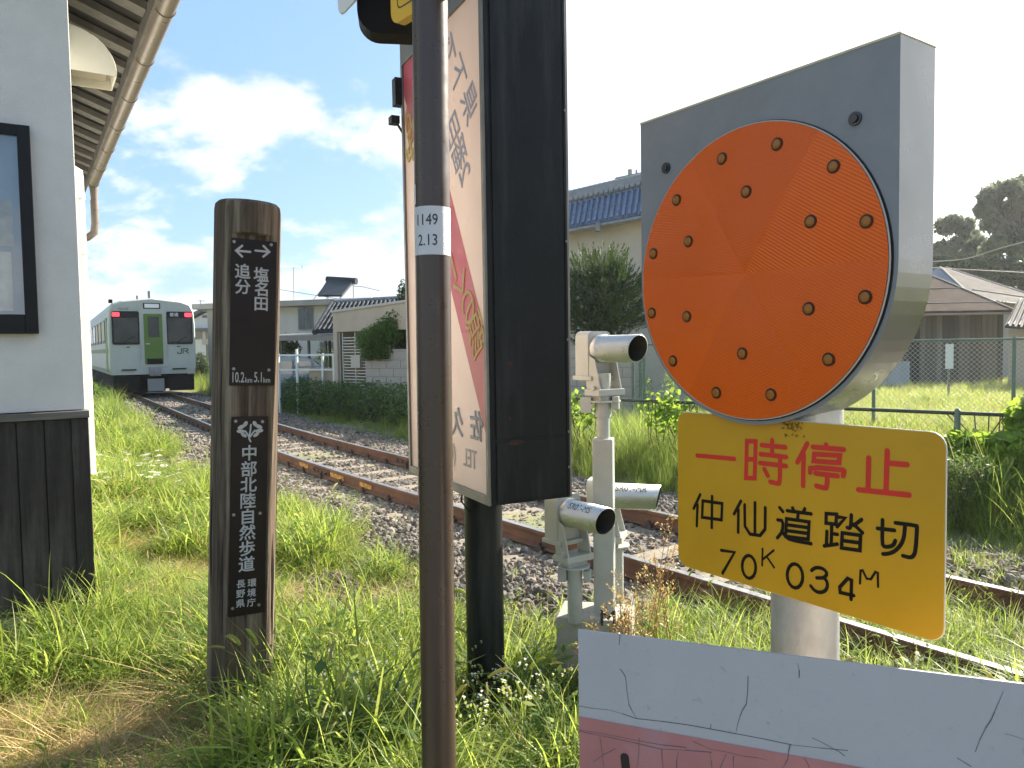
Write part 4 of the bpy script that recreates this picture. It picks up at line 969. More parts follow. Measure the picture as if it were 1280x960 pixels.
    while y < y1:
        q = MB(); q.tube([(gx+(gr+.003)*math.cos(t), y, zg+(gr+.003)*math.sin(t)) for t in np.linspace(math.pi, 2*math.pi, 15)], .004, 5); q.build('gutter_joint', Mjt, go); y += 1.1
    # end of the gutter: outlet, elbow and pipe back to the wall
    q = MB(); q.cyl((gx, y1-.12, zg-.02), (gx, y1-.12, zg-.28), .06, 14, 0, .04); q.tube([(gx, y1-.12, zg-.25), (gx, y1-.12, zg-.58), (gx-.02, y1-.12, zg-.72), (gx-.10, y1-.12, zg-.79), (.12, y1-.12, zg-.90)], .052, 12); q.build('downpipe_elbow', Mgut, root)
    for yy, xx, r_, z0, z1 in ((.42, .036, .033, .80, 2.62), (.62, .055, .028, 1.70, 2.05)):
        q = MB(); q.cyl((xx, yy, z0), (xx, yy, z1), r_, 16)
        if r_ > .032: q.tube([(xx, yy, z1), (xx, yy, z1+.04), (xx-.03, yy, z1+.06)], [r_, r_, r_*.8], 14); [q.cyl((xx, yy, z), (xx, yy, z+.03), r_+.006, 16) for z in (2.16, 2.50)]
        q.build('white_pipe', Mwp, root)
    # cream weather hood on the side wall
    yh = .98; tip = hit(M, 143, 103, 1, yh); top = hit(M, 90, 52, 1, yh); bot = hit(M, 90, 104, 1, yh)
    dp, ht = tip.x, top.z-bot.z; wy = .34; zb0 = tip.z-.01
    q = MB(); pr = [(0.001, zb0)]+[(dp*math.sin(t), zb0+ht*math.cos(t)) for t in np.linspace(0, math.pi/2, 14)]
    prf = [(dp*math.sin(t), zb0+.02+ht*math.cos(t)) for t in np.linspace(0, math.pi/2, 14)]+[(dp, zb0)]
    n = len(prf); vs = [(x_, y_, z_) for y_ in (yh-wy/2, yh+wy/2) for x_, z_ in prf]
    q.add(vs, [(i, i+1, n+i+1, n+i) for i in range(n-1)], 0, True)
    for s in (0, 1): q.add([(.001, yh+(s-.5)*wy, zb0)]+vs[s*n:(s+1)*n], [tuple(range(n+1))])
    ho = q.build('weather_hood', Mhood, root); sd_ = ho.modifiers.new('shell', 'SOLIDIFY'); sd_.thickness = .006
    fl = MB(); fl.span((.002, yh-.1, zb0+.04), (dp-.05, yh+.1, zb0+.05)); fl.build('filter_screen', mat('hood_screen', (.30, .26, .18), .7), ho)
    ins = MB()
    for z in (zg-.55, zg-.75, zg-.92): ins.cyl((.05, Ly-.5, z), (.14, Ly-.5, z-.02), .03, 10); ins.cyl((.10, Ly-.5, z-.04), (.10, Ly-.5, z+.05), .045, 10)
    ins.build('wire_insulator', Mwp, root)
build_station()
# ---------------------------------------------------------------- leaves and branches
def leaf_mat(name, c, transl=.4, tr=None, var=.45, vscale=1.6, inst=0., rough=.55):
    return mat(name, c, rough, var=var, vscale=vscale, transl=transl, trcol=tr, inst=inst, spec=.3)
def leaves(name, blobs, n, size, m, parent=None, up=.35, out=.6, aspect=.55, rg=None, shell=.35, lean=0.):
    """small diamond leaves spread through ellipsoid blobs [(centre, radii)]"""
    rg = rg or RNG
    Cn = np.array([b[0] for b in blobs], float); Rd = np.array([b[1] for b in blobs], float)
    w = Rd.prod(1)**.75; k = rg.choice(len(blobs), n, p=w/w.sum())
    d = rg.normal(size=(n, 3)); d /= np.linalg.norm(d, axis=1)[:, None]
    rad = rg.uniform(0, 1, n)**shell
    P = Cn[k]+d*rad[:, None]*Rd[k]*rg.uniform(.85, 1.12, n)[:, None]
    nrm = d*out+rg.normal(size=(n, 3))*.7+np.array([0, 0, up]); nrm /= np.linalg.norm(nrm, axis=1)[:, None]
    t = rg.normal(size=(n, 3))+d*lean*1.5+np.array([0, 0, -.5 if not lean else lean]); t -= nrm*(t*nrm).sum(1)[:, None]; t /= np.linalg.norm(t, axis=1)[:, None]
    b = np.cross(nrm, t); s = size*rg.uniform(.6, 1.35, n)[:, None]
    V = np.stack([P-t*s*.5, P+b*s*aspect*.5+nrm*s*.06, P+t*s*.5, P-b*s*aspect*.5+nrm*s*.06], 1).reshape(-1, 3)
    Q = np.arange(4*n).reshape(n, 4)
    o = mesh_np(name, V, Q, m, parent); C.objects.link(o); return o
M_bark = mat('bark', (.085, .065, .05), .95, var=.4, vscale=9, stretch=(1, 1, .3), bump=.7, bscale=30)
def tree(label, base, height, blobs, n, size, m, group=None, trunk_r=.16, rg=None, cat='tree', name='tree', up=.35, aspect=.55):
    t = thing(name, label, cat, Matrix.Translation(base), group)
    tb = MB(); top = Vector((0.1*height*.2, 0, height*.55))
    tb.tube([(0, 0, -.3), (0, 0, height*.12), top*.6+Vector((.05, 0, 0)), top], [trunk_r*1.35, trunk_r, trunk_r*.75, trunk_r*.5], 9)
    for c, r in blobs:
        c = Vector(c); s = top*random.uniform(.45, .95); mid = (s+c)/2+Vector((0, 0, height*.03)); tb.tube([s, mid, c], [trunk_r*.38, trunk_r*.22, trunk_r*.07], 6)
    tb.build('trunk', M_bark, t)
    leaves('crown', blobs, n, size, m, t, rg=rg, up=up, aspect=aspect); return t

# ---------------------------------------------------------------- block wall, fences, hedge
def build_block_wall():
    A = at(456, 440, 18.4); B = at(792, 440, 15.7); d = Vector((B.x-A.x, B.y-A.y, 0)); ln = d.length; d.normalize()
    M = Matrix((d, Vector((-d.y, d.x, 0)), Vector((0, 0, 1)))).transposed().to_4x4(); M.translation = (A.x, A.y, terrain(A.x, A.y)-.02)
    root = thing('block_wall', 'pale concrete block wall behind the ivy hedge, below the juniper', 'wall', M)
    Mb = mat('concrete_block', (.36, .345, .32), .95, var=.16, vscale=2.5, bump=.4, bscale=40, dirt=(.16, .15, .13), damt=.7, dscale=2.2, dlim=(.45, .75))
    Mj = mat('mortar', (.22, .21, .20), .95)
    q = MB(); q.span((0, .02, -.3), (ln, .12, 1.60)); q.build('mortar_core', Mj, root)
    b = MB(); b.box((0, 0, 0), (.388, .02, .188)); bme = b.mesh('block', Mb)
    c = MB(); c.box((0, 0, 0), (.388, .16, .06)); cme = c.mesh('coping', Mb)
    for r_ in range(8):
        x = 0 if r_ % 2 else -.2
        while x < ln:
            x0, x1 = max(x, 0), min(x+.4, ln)
            if x1-x0 > .1: place(bme, 'block', root, Matrix.Translation(((x0+x1)/2, .012+random.uniform(-.004, .003), .1+.2*r_)) @ Matrix.Diagonal(((x1-x0-.012)/.388, 1, 1, 1)))
            x += .4
    x = 0
    while x < ln: place(cme, 'coping', root, Matrix.Translation((x+.2, .07, 1.63))); x += .4
    # iron lattice window and a small vent block
    Mi_ = mat('lattice_iron', (.30, .31, .22), .6, metal=.2)
    for px, py, w, h_, nm in ((480, 442, .36, .36, 'lattice_window'), (721.5, 467, .12, .14, 'vent_grid')):
        p = hit(M, px, py, 1, -.02); q = MB()
        q.span((p.x-w/2, -.03, p.z-h_/2), (p.x-w/2+.025, 0.0, p.z+h_/2)); q.span((p.x+w/2-.025, -.03, p.z-h_/2), (p.x+w/2, 0.0, p.z+h_/2))
        for k in range(6): z = p.z-h_/2+h_*(k+.5)/6; q.span((p.x-w/2+.025, -.028, z-.012), (p.x+w/2-.025, -.006, z+.012))
        q.build(nm, Mi_, root)
        q = MB(); q.span((p.x-w/2, -.005, p.z-h_/2), (p.x+w/2, .003, p.z+h_/2)); q.build('dark_opening', mat('opening_dark', (.03, .03, .03), .9), root)
    return M, ln
WALL_M, WALL_L = build_block_wall()
def link_mesh(name, ln, z0, z1, pitch, r, m, parent):
    V, Q = [], []
    h = z1-z0
    def wire(a, b):
        a = Vector(a); b = Vector(b); t = (b-a).normalized(); u = Vector((0, 1, 0))*r; w = t.cross(Vector((0, 1, 0)))*r; o = len(V)
        for p in (a, b): V.extend([tuple(p+u), tuple(p-u*.5+w*.87), tuple(p-u*.5-w*.87)])
        Q.extend([(o, o+1, o+4, o+3), (o+1, o+2, o+5, o+4), (o+2, o, o+3, o+5)])
    x = -h
    while x < ln:
        for sg in (1, -1):
            a, b = (x, z0), (x+h, z1)
            if sg < 0: a, b = (x, z1), (x+h, z0)
            t0 = max(0, (0-x)/h); t1 = min(1, (ln-x)/h)
            if t1 > t0: wire((a[0]+(b[0]-a[0])*t0, .003*sg, a[1]+(b[1]-a[1])*t0), (a[0]+(b[0]-a[0])*t1, .003*sg, a[1]+(b[1]-a[1])*t1))
        x += pitch
    o = mesh_np(name, V, Q, m, parent); C.objects.link(o); o['kind'] = 'stuff'; return o
def build_fences():
    Mgr = mat('green_fence_paint', (.085, .15, .125), .5, var=.15, vscale=5, dirt=(.12, .12, .10), damt=.4, dscale=6); Mw = mat('galvanised_wire', (.50, .53, .51), .5, metal=.2)
    Mdk = mat('dark_green_rail', (.025, .04, .032), .55, dirt=(.09, .07, .05), damt=.5, dscale=4); Mw2 = mat('green_wire', (.07, .14, .09), .5)
    A = at(791, 440, 15.55); B = at(1268, 424, 12.9); d = Vector((B.x-A.x, B.y-A.y, 0)); l2 = d.length; d.normalize(); ln = l2+3.4
    M = Matrix((d, Vector((-d.y, d.x, 0)), Vector((0, 0, 1)))).transposed().to_4x4(); M.translation = (A.x, A.y, 0)
    root = thing('chain_link_fence', 'tall green chain-link fence with a top pipe, between the grass field and the railway', 'fence', M)
    zt = 1.55
    for x in [0, .24]+[l2-2.15*k for k in range(3, -1, -1)]+[l2+2.15]:
        p = MB(); p.cyl((x, 0, -.2), (x, 0, zt+.02), .032, 12); p.cyl((x, 0, zt+.02), (x, 0, zt+.045), .034, 12, 0, .02); p.build('post', Mgr, root)
    p = MB(); p.tube([(.02, 0, zt), (ln, 0, zt)], .021, 10); p.build('top_pipe', Mgr, root)
    link_mesh('wire_mesh', ln, .05, zt-.01, 0.082, .0028, Mw, root)
    A = at(700, 497, 10.4); A.z = 0; B = on_z(1283, 519, .85); B.z = 0; d = B-A; ln = d.length; d.normalize(); A -= d*1.2; ln += 3.5
    M = Matrix((d, Vector((-d.y, d.x, 0)), Vector((0, 0, 1)))).transposed().to_4x4(); M.translation = A
    root = thing('low_wire_fence', 'low dark green pipe-and-wire fence overgrown with grass beside the track', 'fence', M)
    h = hit(M, 1197, 515, 1, 0); z0 = h.z
    p = MB(); p.tube([(0, 0, .845), (ln, 0, .845)], .019, 8); p.build('top_pipe', Mdk, root)
    for k in (-3, -2, -1, 0, 1):
        x = h.x+k*2.0
        if 0 <= x <= ln: p = MB(); p.cyl((x, 0, -.2), (x, 0, .87), .028, 10); p.cyl((x, 0, .87), (x, 0, .89), .03, 10, 0, .012); p.build('post', Mgr, root)
    link_mesh('wire_mesh', ln, .05, .83, .09, .0014, Mw2, root)
    return M, ln
LOW_M, LOW_L = build_fences()
M_ivy = leaf_mat('ivy_leaf', (.06, .108, .026), .4, (.16, .27, .045), var=.55, vscale=2.2)
M_bush = leaf_mat('bush_leaf', (.070, .135, .022), .45, (.22, .36, .05), var=.5, vscale=1.8)
M_dark = leaf_mat('dark_leaf', (.042, .075, .028), .35, (.10, .16, .045), var=.5, vscale=.9)
M_vine = leaf_mat('vine_leaf', (.11, .20, .025), .55, (.46, .62, .07), var=.45, vscale=3.)
def build_hedge():
    A = on_z(338, 512, -.1); B = on_z(512, 535, 0); A, B = Vector((A.x, A.y, 0)), Vector((B.x, B.y, 0)); d = (B-A).normalized(); B = B+d*2.6; ln = (B-A).length; n_ = Vector((-d.y, d.x, 0))
    if n_.y < 0: n_ = -n_
    M = Matrix.Translation((A.x, A.y, -.1))
    t = thing('ivy_hedge', 'long low dark ivy hedge along the far side of the ballast', 'hedge', M)
    blobs = []
    k = 0
    while k < ln:
        p = d*k+n_*(.55+random.uniform(-.08, .08)); blobs.append(((p.x, p.y, .40), (.5, .45, .50*random.uniform(.9, 1.12)))); k += .34
    core = MB()
    core.prism([(.38, .0), (.85, .0), (.75, .5), (.45, .5)], 0, ln, Matrix((n_, Vector((0, 0, 1)), d)).transposed().to_4x4())
    core.build('stems', mat('hedge_stems', (.022, .028, .012), 1., var=.4), t)  # solid dark block added inside so the foliage is not see-through
    leaves('foliage', blobs, 16000, .075, M_ivy, t, shell=.12, out=.9)
build_hedge()

# ---------------------------------------------------------------- houses on the left
Mtile = mat('dark_roof_tile', (.045, .05, .058), .7, spec=.2, var=.3, vscale=6, bump=.2, bscale=20)
Mblue = mat('blue_roof_tile', (.12, .165, .25), .6, spec=.3, var=.28, vscale=5, dirt=(.05, .06, .08), damt=.5, dscale=9)
Mridge = mat('grey_ridge_tile', (.22, .23, .24), .55, var=.25, vscale=7)
M_hglass = mat('house_window_glass', (.03, .04, .045), .08, spec=.8, var=.5, vscale=2)
M_hframe = mat('aluminium_frame', (.20, .20, .19), .45, metal=.4)
def slope(root, E0, E1, R1, R0, ncol, mt, nm='tile_column', base=None):
    """a tiled slope: a sheet with one raised roll per tile column, eave E0-E1, ridge R0-R1 (root coordinates)"""
    nrm = (E1-E0).cross(R0-E0).normalized()
    if nrm.z < 0: nrm = -nrm
    q = MB(); q.add([E0, E1, R1, R0, E0-nrm*.08, E1-nrm*.08, R1-nrm*.08, R0-nrm*.08], [(0, 1, 2, 3), (4, 7, 6, 5), (0, 4, 5, 1), (1, 5, 6, 2), (2, 6, 7, 3), (3, 7, 4, 0)]); q.build('roof', base or mt, root)
    for k in range(ncol):
        f = (k+.5)/ncol; a = E0.lerp(E1, f); b = R0.lerp(R1, f); w = (E1-E0).length/ncol*.30; m = 5; mb = MB(); pts = []; rr = []
        for i in range(m):
            for e in (0, .94):
                t = (i+e)/m; pts.append(a.lerp(b, t)+nrm*(.012+.018*(1-e))); rr.append(w)
        mb.tube(pts, rr, 6); mb.build(nm, mt, root)
def wallbox(root, pts, z0, z1, th, m, nm='wall'):
    q = MB(); q.prism([(p[0], p[1]) for p in pts], z0, z1); return q.build(nm, m, root)
def build_white_house():
    A = at(338, 400, 30.5); B = at(463, 400, 29.2); d = Vector((B.x-A.x, B.y-A.y, 0)); ln = d.length; d.normalize()
    M = Matrix((d, Vector((-d.y, d.x, 0)), Vector((0, 0, 1)))).transposed().to_4x4(); M.translation = (A.x, A.y, -.15)
    root = thing('flat_roofed_house', 'off-white two-storey house with a flat roof carrying a solar water heater', 'house', M)
    Mw = mat('house_offwhite', (.58, .56, .52), .9, var=.07, vscale=1.2, bump=.3, bscale=30, dirt=(.40, .38, .34), damt=.4, dscale=.9, streak=.3); Mr = mat('roof_slab', (.36, .33, .30), .8, var=.15, dirt=(.2, .19, .17), damt=.5, dscale=1.5)
    zt = hit(M, 440, 381, 1, 0).z; zr = hit(M, 440, 372.5, 1, -.5).z
    q = MB(); q.span((-3, 0, -.2), (ln, 6, zt)); q.build('wall', Mw, root)
    q = MB(); q.span((-3.3, -.55, zt), (ln+.35, 6.4, zr)); q.build('roof', Mr, root, .02)
    a = hit(M, 374, 385.5, 1, 0); b = hit(M, 391, 411, 1, 0)
    q = MB(); q.span((a.x-.04, -.05, b.z-.04), (b.x+.04, .0, a.z+.04)); wo = q.build('window', M_hframe, root); q = MB(); q.span((a.x, -.06, b.z), ((a.x+b.x)/2-.02, -.052, a.z)); q.build('pane', M_hglass, wo); q = MB(); q.span(((a.x+b.x)/2+.02, -.06, b.z), (b.x, -.052, a.z)); q.build('pane', M_hglass, wo)
    # dark window behind the carport
    a = hit(M, 400, 427, 1, 0); b = hit(M, 425, 455, 1, 0); q = MB(); q.span((a.x, -.04, b.z), (b.x, .0, a.z)); wo = q.build('window', M_hframe, root); q = MB(); q.span((a.x+.05, -.05, b.z+.05), (b.x-.05, -.042, a.z-.05)); q.build('pane', M_hglass, wo)
    # solar heater
    S = thing('solar_water_heater', 'dark tilted solar water heater panel on the flat house roof', 'solar panel', M)
    Ms = mat('solar_panel', (.020, .026, .032), .5, spec=.3); Mst = mat('heater_strut', (.45, .46, .45), .5, metal=.5)
    l = lambda px, py, y: hit(M, px, py, 1, y)
    p0, p1, p2, p3 = l(398, 371, 1.0), l(428, 371, 1.0), l(441.5, 354.5, 2.2), l(410, 352, 2.2)
    n_ = (p1-p0).cross(p3-p0).normalized()*.09
    q = MB(); q.add([p0, p1, p2, p3, p0+n_, p1+n_, p2+n_, p3+n_], [(0, 1, 2, 3), (4, 7, 6, 5), (0, 4, 5, 1), (1, 5, 6, 2), (2, 6, 7, 3), (3, 7, 4, 0)]); q.build('panel', Ms, S)
    q = MB(); q.tube([p3+Vector((-.1, .1, .1)), p2+Vector((.1, .1, .1))], .14, 12); q.build('tank', Ms, S)
    q = MB()
    for top, fx in ((p3, 0), (p3.lerp(p2, .5), 0), (p2, 0)): q.tube([top, (top.x, top.y, zr)], .025, 5); q.tube([top, (top.x-.5, top.y-.6, zr)], .02, 5)
    q.build('strut', Mst, S)
    q = MB(); e = l(464, 377, 0.2); q.tube([p2+Vector((0, 0, -.1)), p2+Vector((.45, 0, -.15)), Vector((e.x, 1, zr+.35)), Vector((e.x+.02, .1, zr+.02))], .018, 5); q.build('pipe', Mst, S)
    # television aerial
    Tn = thing('television_aerial', 'thin television aerial on a pole above the flat-roofed house', 'aerial', M)
    p = l(367.5, 369, 2.0); tp = l(367, 333, 2.0); q = MB(); q.cyl((p.x, p.y, zr), tp, .022, 6); q.build('mast', Mst, Tn)
    a, b = l(352, 333.5, 2.0), l(378, 333.5, 2.0); q = MB(); q.tube([a, b], .014, 5)
    for k in range(6): c = a.lerp(b, (k+.5)/6); q.tube([c+Vector((0, -.25, 0)), c+Vector((0, .25, 0))], .009, 4)
    q.tube([b+Vector((0, 0, -.12)), b+Vector((0, 0, .12))], .014, 4); q.build('antenna_boom', Mst, Tn)
build_white_house()
def build_tile_house():
    O = at(470, 400, 22.5); M = Matrix.Translation((O.x, O.y, -.1)); root = thing('tiled_house', 'low beige house with a dark tiled gable roof behind the entrance', 'house', M)
    l = lambda px, py, Y: M.inverted() @ at(px, py, Y)
    Mw = mat('house_beige', (.42, .37, .29), .9, var=.08, vscale=1.5)
    E0, E1, R1, R0 = l(395.5, 414, 22.0), l(545, 408, 20.4), l(545, 371, 23.6), l(418, 378, 24.6)
    slope(root, E0, E1, R1, R0, 24, Mtile)
    q = MB(); q.tube([R0, R1], .10, 8); q.build('ridge', Mridge, root)
    bk = R0+(R0-E0); bk.z = E0.z; bk1 = R1+(R1-E1); bk1.z = E1.z
    q = MB(); q.add([R0, R1, bk1, bk], [(0, 1, 2, 3)]); q.build('roof', Mtile, root)
    vg = MB(); vg.tube([E0+Vector((-.05, 0, -.03)), R0+Vector((-.05, 0, 0))], .09, 6); vg.build('verge', Mtile, root)
    e0 = E0+Vector((.45, .3, 0)); b0 = bk+Vector((.45, -.3, 0)); r0 = R0+Vector((.45, 0, -.15)); e1 = E1+Vector((0, .4, 0))
    q = MB(); q.add([(e0.x, e0.y, -.2), (b0.x, b0.y, -.2), (b0.x, b0.y, b0.z-.15), r0, (e0.x, e0.y, e0.z-.05), (e1.x, e1.y, -.2), (e1.x, e1.y, e1.z-.05)], [(0, 1, 2, 3, 4), (0, 4, 6, 5)]); q.build('wall', Mw, root)
build_tile_house()
def build_entrance():
    A = at(417, 440, 19.6); B = at(530, 440, 17.6); d = Vector((B.x-A.x, B.y-A.y, 0)); ln = d.length; d.normalize()
    M = Matrix((d, Vector((-d.y, d.x, 0)), Vector((0, 0, 1)))).transposed().to_4x4(); M.translation = (A.x, A.y, -.1)
    root = thing('entrance_porch', 'beige flat-fronted entrance porch with a louvred metal gate beside the block wall', 'building', M)
    Mw = mat('porch_beige', (.44, .375, .30), .9, var=.06, vscale=2, bump=.3, bscale=30, dirt=(.3, .26, .21), damt=.3, dscale=1.5)
    Mg = mat('gate_metal', (.40, .39, .36), .45, metal=.3); Md = mat('porch_inside', (.10, .095, .085), .9)
    h = lambda px, py, y=0: hit(M, px, py, 1, y)
    zt, zf = h(417, 391).z, h(419, 415).z; zt2 = h(490, 383).z
    q = MB(); q.prism([(0, zf), (ln, zf), (ln, zt2+.1), (0, zt)], -1.8, 0, FR); q.build('fascia', Mw, root)
    x1 = h(421.5, 440).x; xg = h(455.5, 440).x
    q = MB(); q.span((0, .001, -.2), (x1, 1.7, zf)); q.build('side_wall', Mw, root)
    q = MB(); q.span((x1, 1.2, -.2), (ln, 1.3, zf)); q.build('inner_wall', Md, root)
    q = MB(); q.span((0.002, -.03, zt), (.5, 0, zt+.02)); 
    q = MB(); q.prism([(-.03, zt), (ln, zt2+.1), (ln, zt2+.16), (-.03, zt+.06)], -1.85, .04, FR); q.build('coping', Mg, root)
    gt = MB(); 
    for x in (x1+.02, x1+.14, (x1+xg)/2+.1, xg-.03): gt.span((x, .05, 0), (x+.035, .09, zf-.02))
    go = gt.build('gate_frame', Mg, root)
    sl = MB(); sl.box((0, 0, 0), (1, .02, .032)); sme = sl.mesh('gate_slat', Mg); w0, w1 = x1+.18, xg-.03; n = 26
    for k in range(n):
        z = .06+(zf-.14)*k/n; place(sme, 'gate_slat', go, Matrix.Translation(((w0+w1)/2, .07, z)) @ Matrix.Diagonal((w1-w0, 1, 1, 1)))
    mbx = h(446, 452, .04); q = MB(); q.box((mbx.x, .02, mbx.z), (.34, .06, .3)); q.build('letter_box', Mg, root)
build_entrance()
def build_carport():
    O = at(382, 423, 22.8); M = Matrix.Translation((O.x, O.y, -.12)); root = thing('carport', 'low flat carport roof on thin posts in front of the white house', 'carport', M)
    l = lambda px, py, Y: M.inverted() @ at(px, py, Y)
    Mr = mat('carport_roof', (.20, .185, .17), .6, var=.15); Mp = mat('carport_post', (.10, .095, .09), .5)
    a, b = l(332, 422.5, 22.8), l(418, 422.5, 21.6); q = MB(); dz = .16
    q.add([(a.x, a.y, a.z-dz/2), (b.x, b.y, b.z-dz/2), (b.x+.3, b.y+3, b.z-dz/2+.1), (a.x, a.y+3, a.z-dz/2+.1), (a.x, a.y, a.z+dz/2), (b.x, b.y, b.z+dz/2), (b.x+.3, b.y+3, b.z+dz/2+.1), (a.x, a.y+3, a.z+dz/2+.1)], [(0, 3, 2, 1), (4, 5, 6, 7), (0, 1, 5, 4), (1, 2, 6, 5), (2, 3, 7, 6), (3, 0, 4, 7)]); q.build('roof', Mr, root)
    for px, Y in ((352, 22.9), (386, 22.3), (407, 22.0), (371, 25.4), (412, 24.8)):
        p = l(px, 430, Y); q = MB(); q.cyl((p.x, p.y, -.1), (p.x, p.y, a.z-dz/2+.04), .045, 8); q.build('post', Mp, root)
    # white rail fence
    A = at(346, 446, 20.8); B = at(418, 443, 20.0); d = Vector((B.x-A.x, B.y-A.y, 0)); ln = d.length; d.normalize()
    M2 = Matrix((d, Vector((-d.y, d.x, 0)), Vector((0, 0, 1)))).transposed().to_4x4(); M2.translation = (A.x, A.y, -.1)
    f = thing('white_rail_fence', 'thin white rail fence in front of the blue car under the carport', 'fence', M2); Mw = mat('white_rail', (.62, .68, .68), .5)
    z = hit(M2, 390, 443.5, 1, 0).z
    q = MB(); q.span((0, -.02, z-.03), (ln, .02, z+.02)); q.build('rail', Mw, f)
    q = MB(); q.span((0, -.02, z-.42), (ln, .02, z-.38)); q.build('rail', Mw, f)
    for px in (348, 371, 403, 417):
        x = hit(M2, px, 445, 1, 0).x; q = MB(); q.span((x-.026, -.026, -.1), (x+.026, .026, z+.16 if px == 371 else z+.03)); q.build('post', Mw, f)
    wl = MB(); wl.span((ln-.9, .06, 0), (ln, .12, z-.35)); wl.build('board', mat('fence_board', (.35, .29, .22), .8), f)
    # blue car
    c0 = at(378, 460, 22.9); Mc = TR(c0.x, c0.y, -.1, R(8)); car = thing('parked_car', 'blue hatchback parked under the carport behind the white rail', 'car', Mc)
    Mb = mat('car_blue_paint', (.035, .11, .20), .25, metal=.3, coat=.6); Mg = mat('car_glass', (.10, .15, .17), .06, spec=.8); Mt = mat('car_tyre', (.02, .02, .02), .9); Mrm = mat('car_rim', (.5, .5, .5), .3, metal=.8)
    low = [(-1.95, .25), (1.95, .25), (2.0, .55), (1.85, .80), (1.0, .92), (-1.9, .95), (-2.0, .6)]
    q = MB(); q.prism(low, -.82, .82, FR); q.build('body', Mb, car, .06, 3)
    cab = [(-1.75, .93), (1.0, .90), (.35, 1.38), (-.2, 1.47), (-1.2, 1.45), (-1.62, 1.2)]
    q = MB(); q.prism(cab, -.70, .70, FR); q.build('cabin', Mb, car, .07, 3)
    q = MB(); q.prism([(-1.5, .97), (.80, .96), (.28, 1.32), (-1.15, 1.36)], -.712, .712, FR); q.build('window', Mg, car)
    q = MB(); q.quad((.93, -.6, .96), (.93, .6, .96), (.42, .56, 1.35), (.42, -.56, 1.35)); q.build('windscreen', Mg, car)
    for x in (-1.25, 1.25):
        for y in (-.78, .78): q = MB(); q.cyl((x, y-.1, .30), (x, y+.1, .30), .31, 20); w = q.build('wheel', Mt, car); q = MB(); q.cyl((x, y-.108, .30), (x, y+.108, .30), .19, 14); q.build('rim', Mrm, w)
    for y in (-.6, .6): q = MB(); q.box((1.93, y, .66), (.14, .3, .14)); q.build('headlight', Mg, car, .03)
build_carport()
def build_far_house():
    O = at(254, 440, 48); M = Matrix.Translation((O.x, O.y, -.2)); root = thing('gabled_house', 'small white gabled house in the distance to the right of the train', 'house', M)
    l = lambda px, py, Y=48: M.inverted() @ at(px, py, Y)
    Mw = mat('far_house_white', (.62, .63, .64), .9, var=.05); Mr = mat('far_house_roof', (.10, .105, .115), .6)
    a, b, c = l(238, 399), l(287, 401), l(258, 390.5)
    q = MB(); q.prism([(a.x+.2, -.2), (b.x-.3, -.2), (b.x-.3, b.z), (c.x, c.z), (a.x+.2, a.z)], -8, 0, FR); q.build('wall', Mw, root)
    for p, s in ((a, -1), (b, 1)):
        q = MB(); e = p+Vector((s*.3, 0, -.1)); q.add([(e.x, -.5, e.z), (c.x, -.5, c.z+.05), (c.x, 8.4, c.z+.05), (e.x, 8.4, e.z), (e.x, -.5, e.z+.2), (c.x, -.5, c.z+.28), (c.x, 8.4, c.z+.28), (e.x, 8.4, e.z+.2)], [(0, 1, 2, 3), (4, 7, 6, 5), (0, 4, 5, 1), (1, 5, 6, 2), (2, 6, 7, 3), (3, 7, 4, 0)]); q.build('roof', Mr, root)
    for x0, x1, y0, y1 in ((253, 259, 394, 397.5), (239.5, 253, 414, 424), (257, 270, 413, 424)):
        p, r_ = l(x0, y0), l(x1, y1); q = MB(); q.span((p.x, -.06, r_.z), (r_.x, -.001, p.z)); w = q.build('window', M_hframe, root); q = MB(); q.span((p.x+.06, -.08, r_.z+.06), (r_.x-.06, -.062, p.z-.06)); q.build('pane', M_hglass, w)
    aw = MB(); p, r_ = l(236, 411), l(272, 413.5); aw.span((p.x, -1.0, r_.z), (r_.x, 0, p.z)); aw.build('awning', Mr, root)
    q = MB(); p, r_ = l(243.5, 396), l(243.5, 374); q.cyl((p.x, 1, p.z), (p.x, 1, r_.z), .03, 5); a1, a2 = l(239, 375), l(249, 375); q.tube([(a1.x, 1, a1.z), (a2.x, 1, a2.z)], .02, 4); a1, a2 = l(240, 383), l(256, 385); q.tube([(a1.x, 1, a1.z), (a2.x, 1, a2.z)], .02, 4); q.build('aerial', M_hframe, root)
    # garage wing, its bush
    G = thing('garden_shed', 'small grey garden shed beside the round bush, right of the train', 'shed', M); p, r_ = l(257, 424, 42), l(275, 455, 42); q = MB(); q.span((p.x, p.y, -.2), (r_.x, p.y+2, p.z-.3)); q.build('wall', mat('shed_grey', (.20, .18, .16), .9, var=.2), G); q = MB(); q.span((p.x-.15, p.y-.15, p.z-.3), (r_.x, p.y+2.1, p.z)); q.build('roof', mat('shed_roof', (.34, .32, .30), .7), G)
    w = MB(); a1 = l(240, 452, 44); w.span((a1.x-.4, a1.y, -.2), (a1.x+2, a1.y+.15, a1.z)); wo = w.build('garden_wall', mat('garden_wall_brown', (.17, .12, .10), .9, var=.2)); wo.matrix_world = M; tag(wo, 'low brown garden wall in front of the small white gabled house', 'wall')
build_far_house()
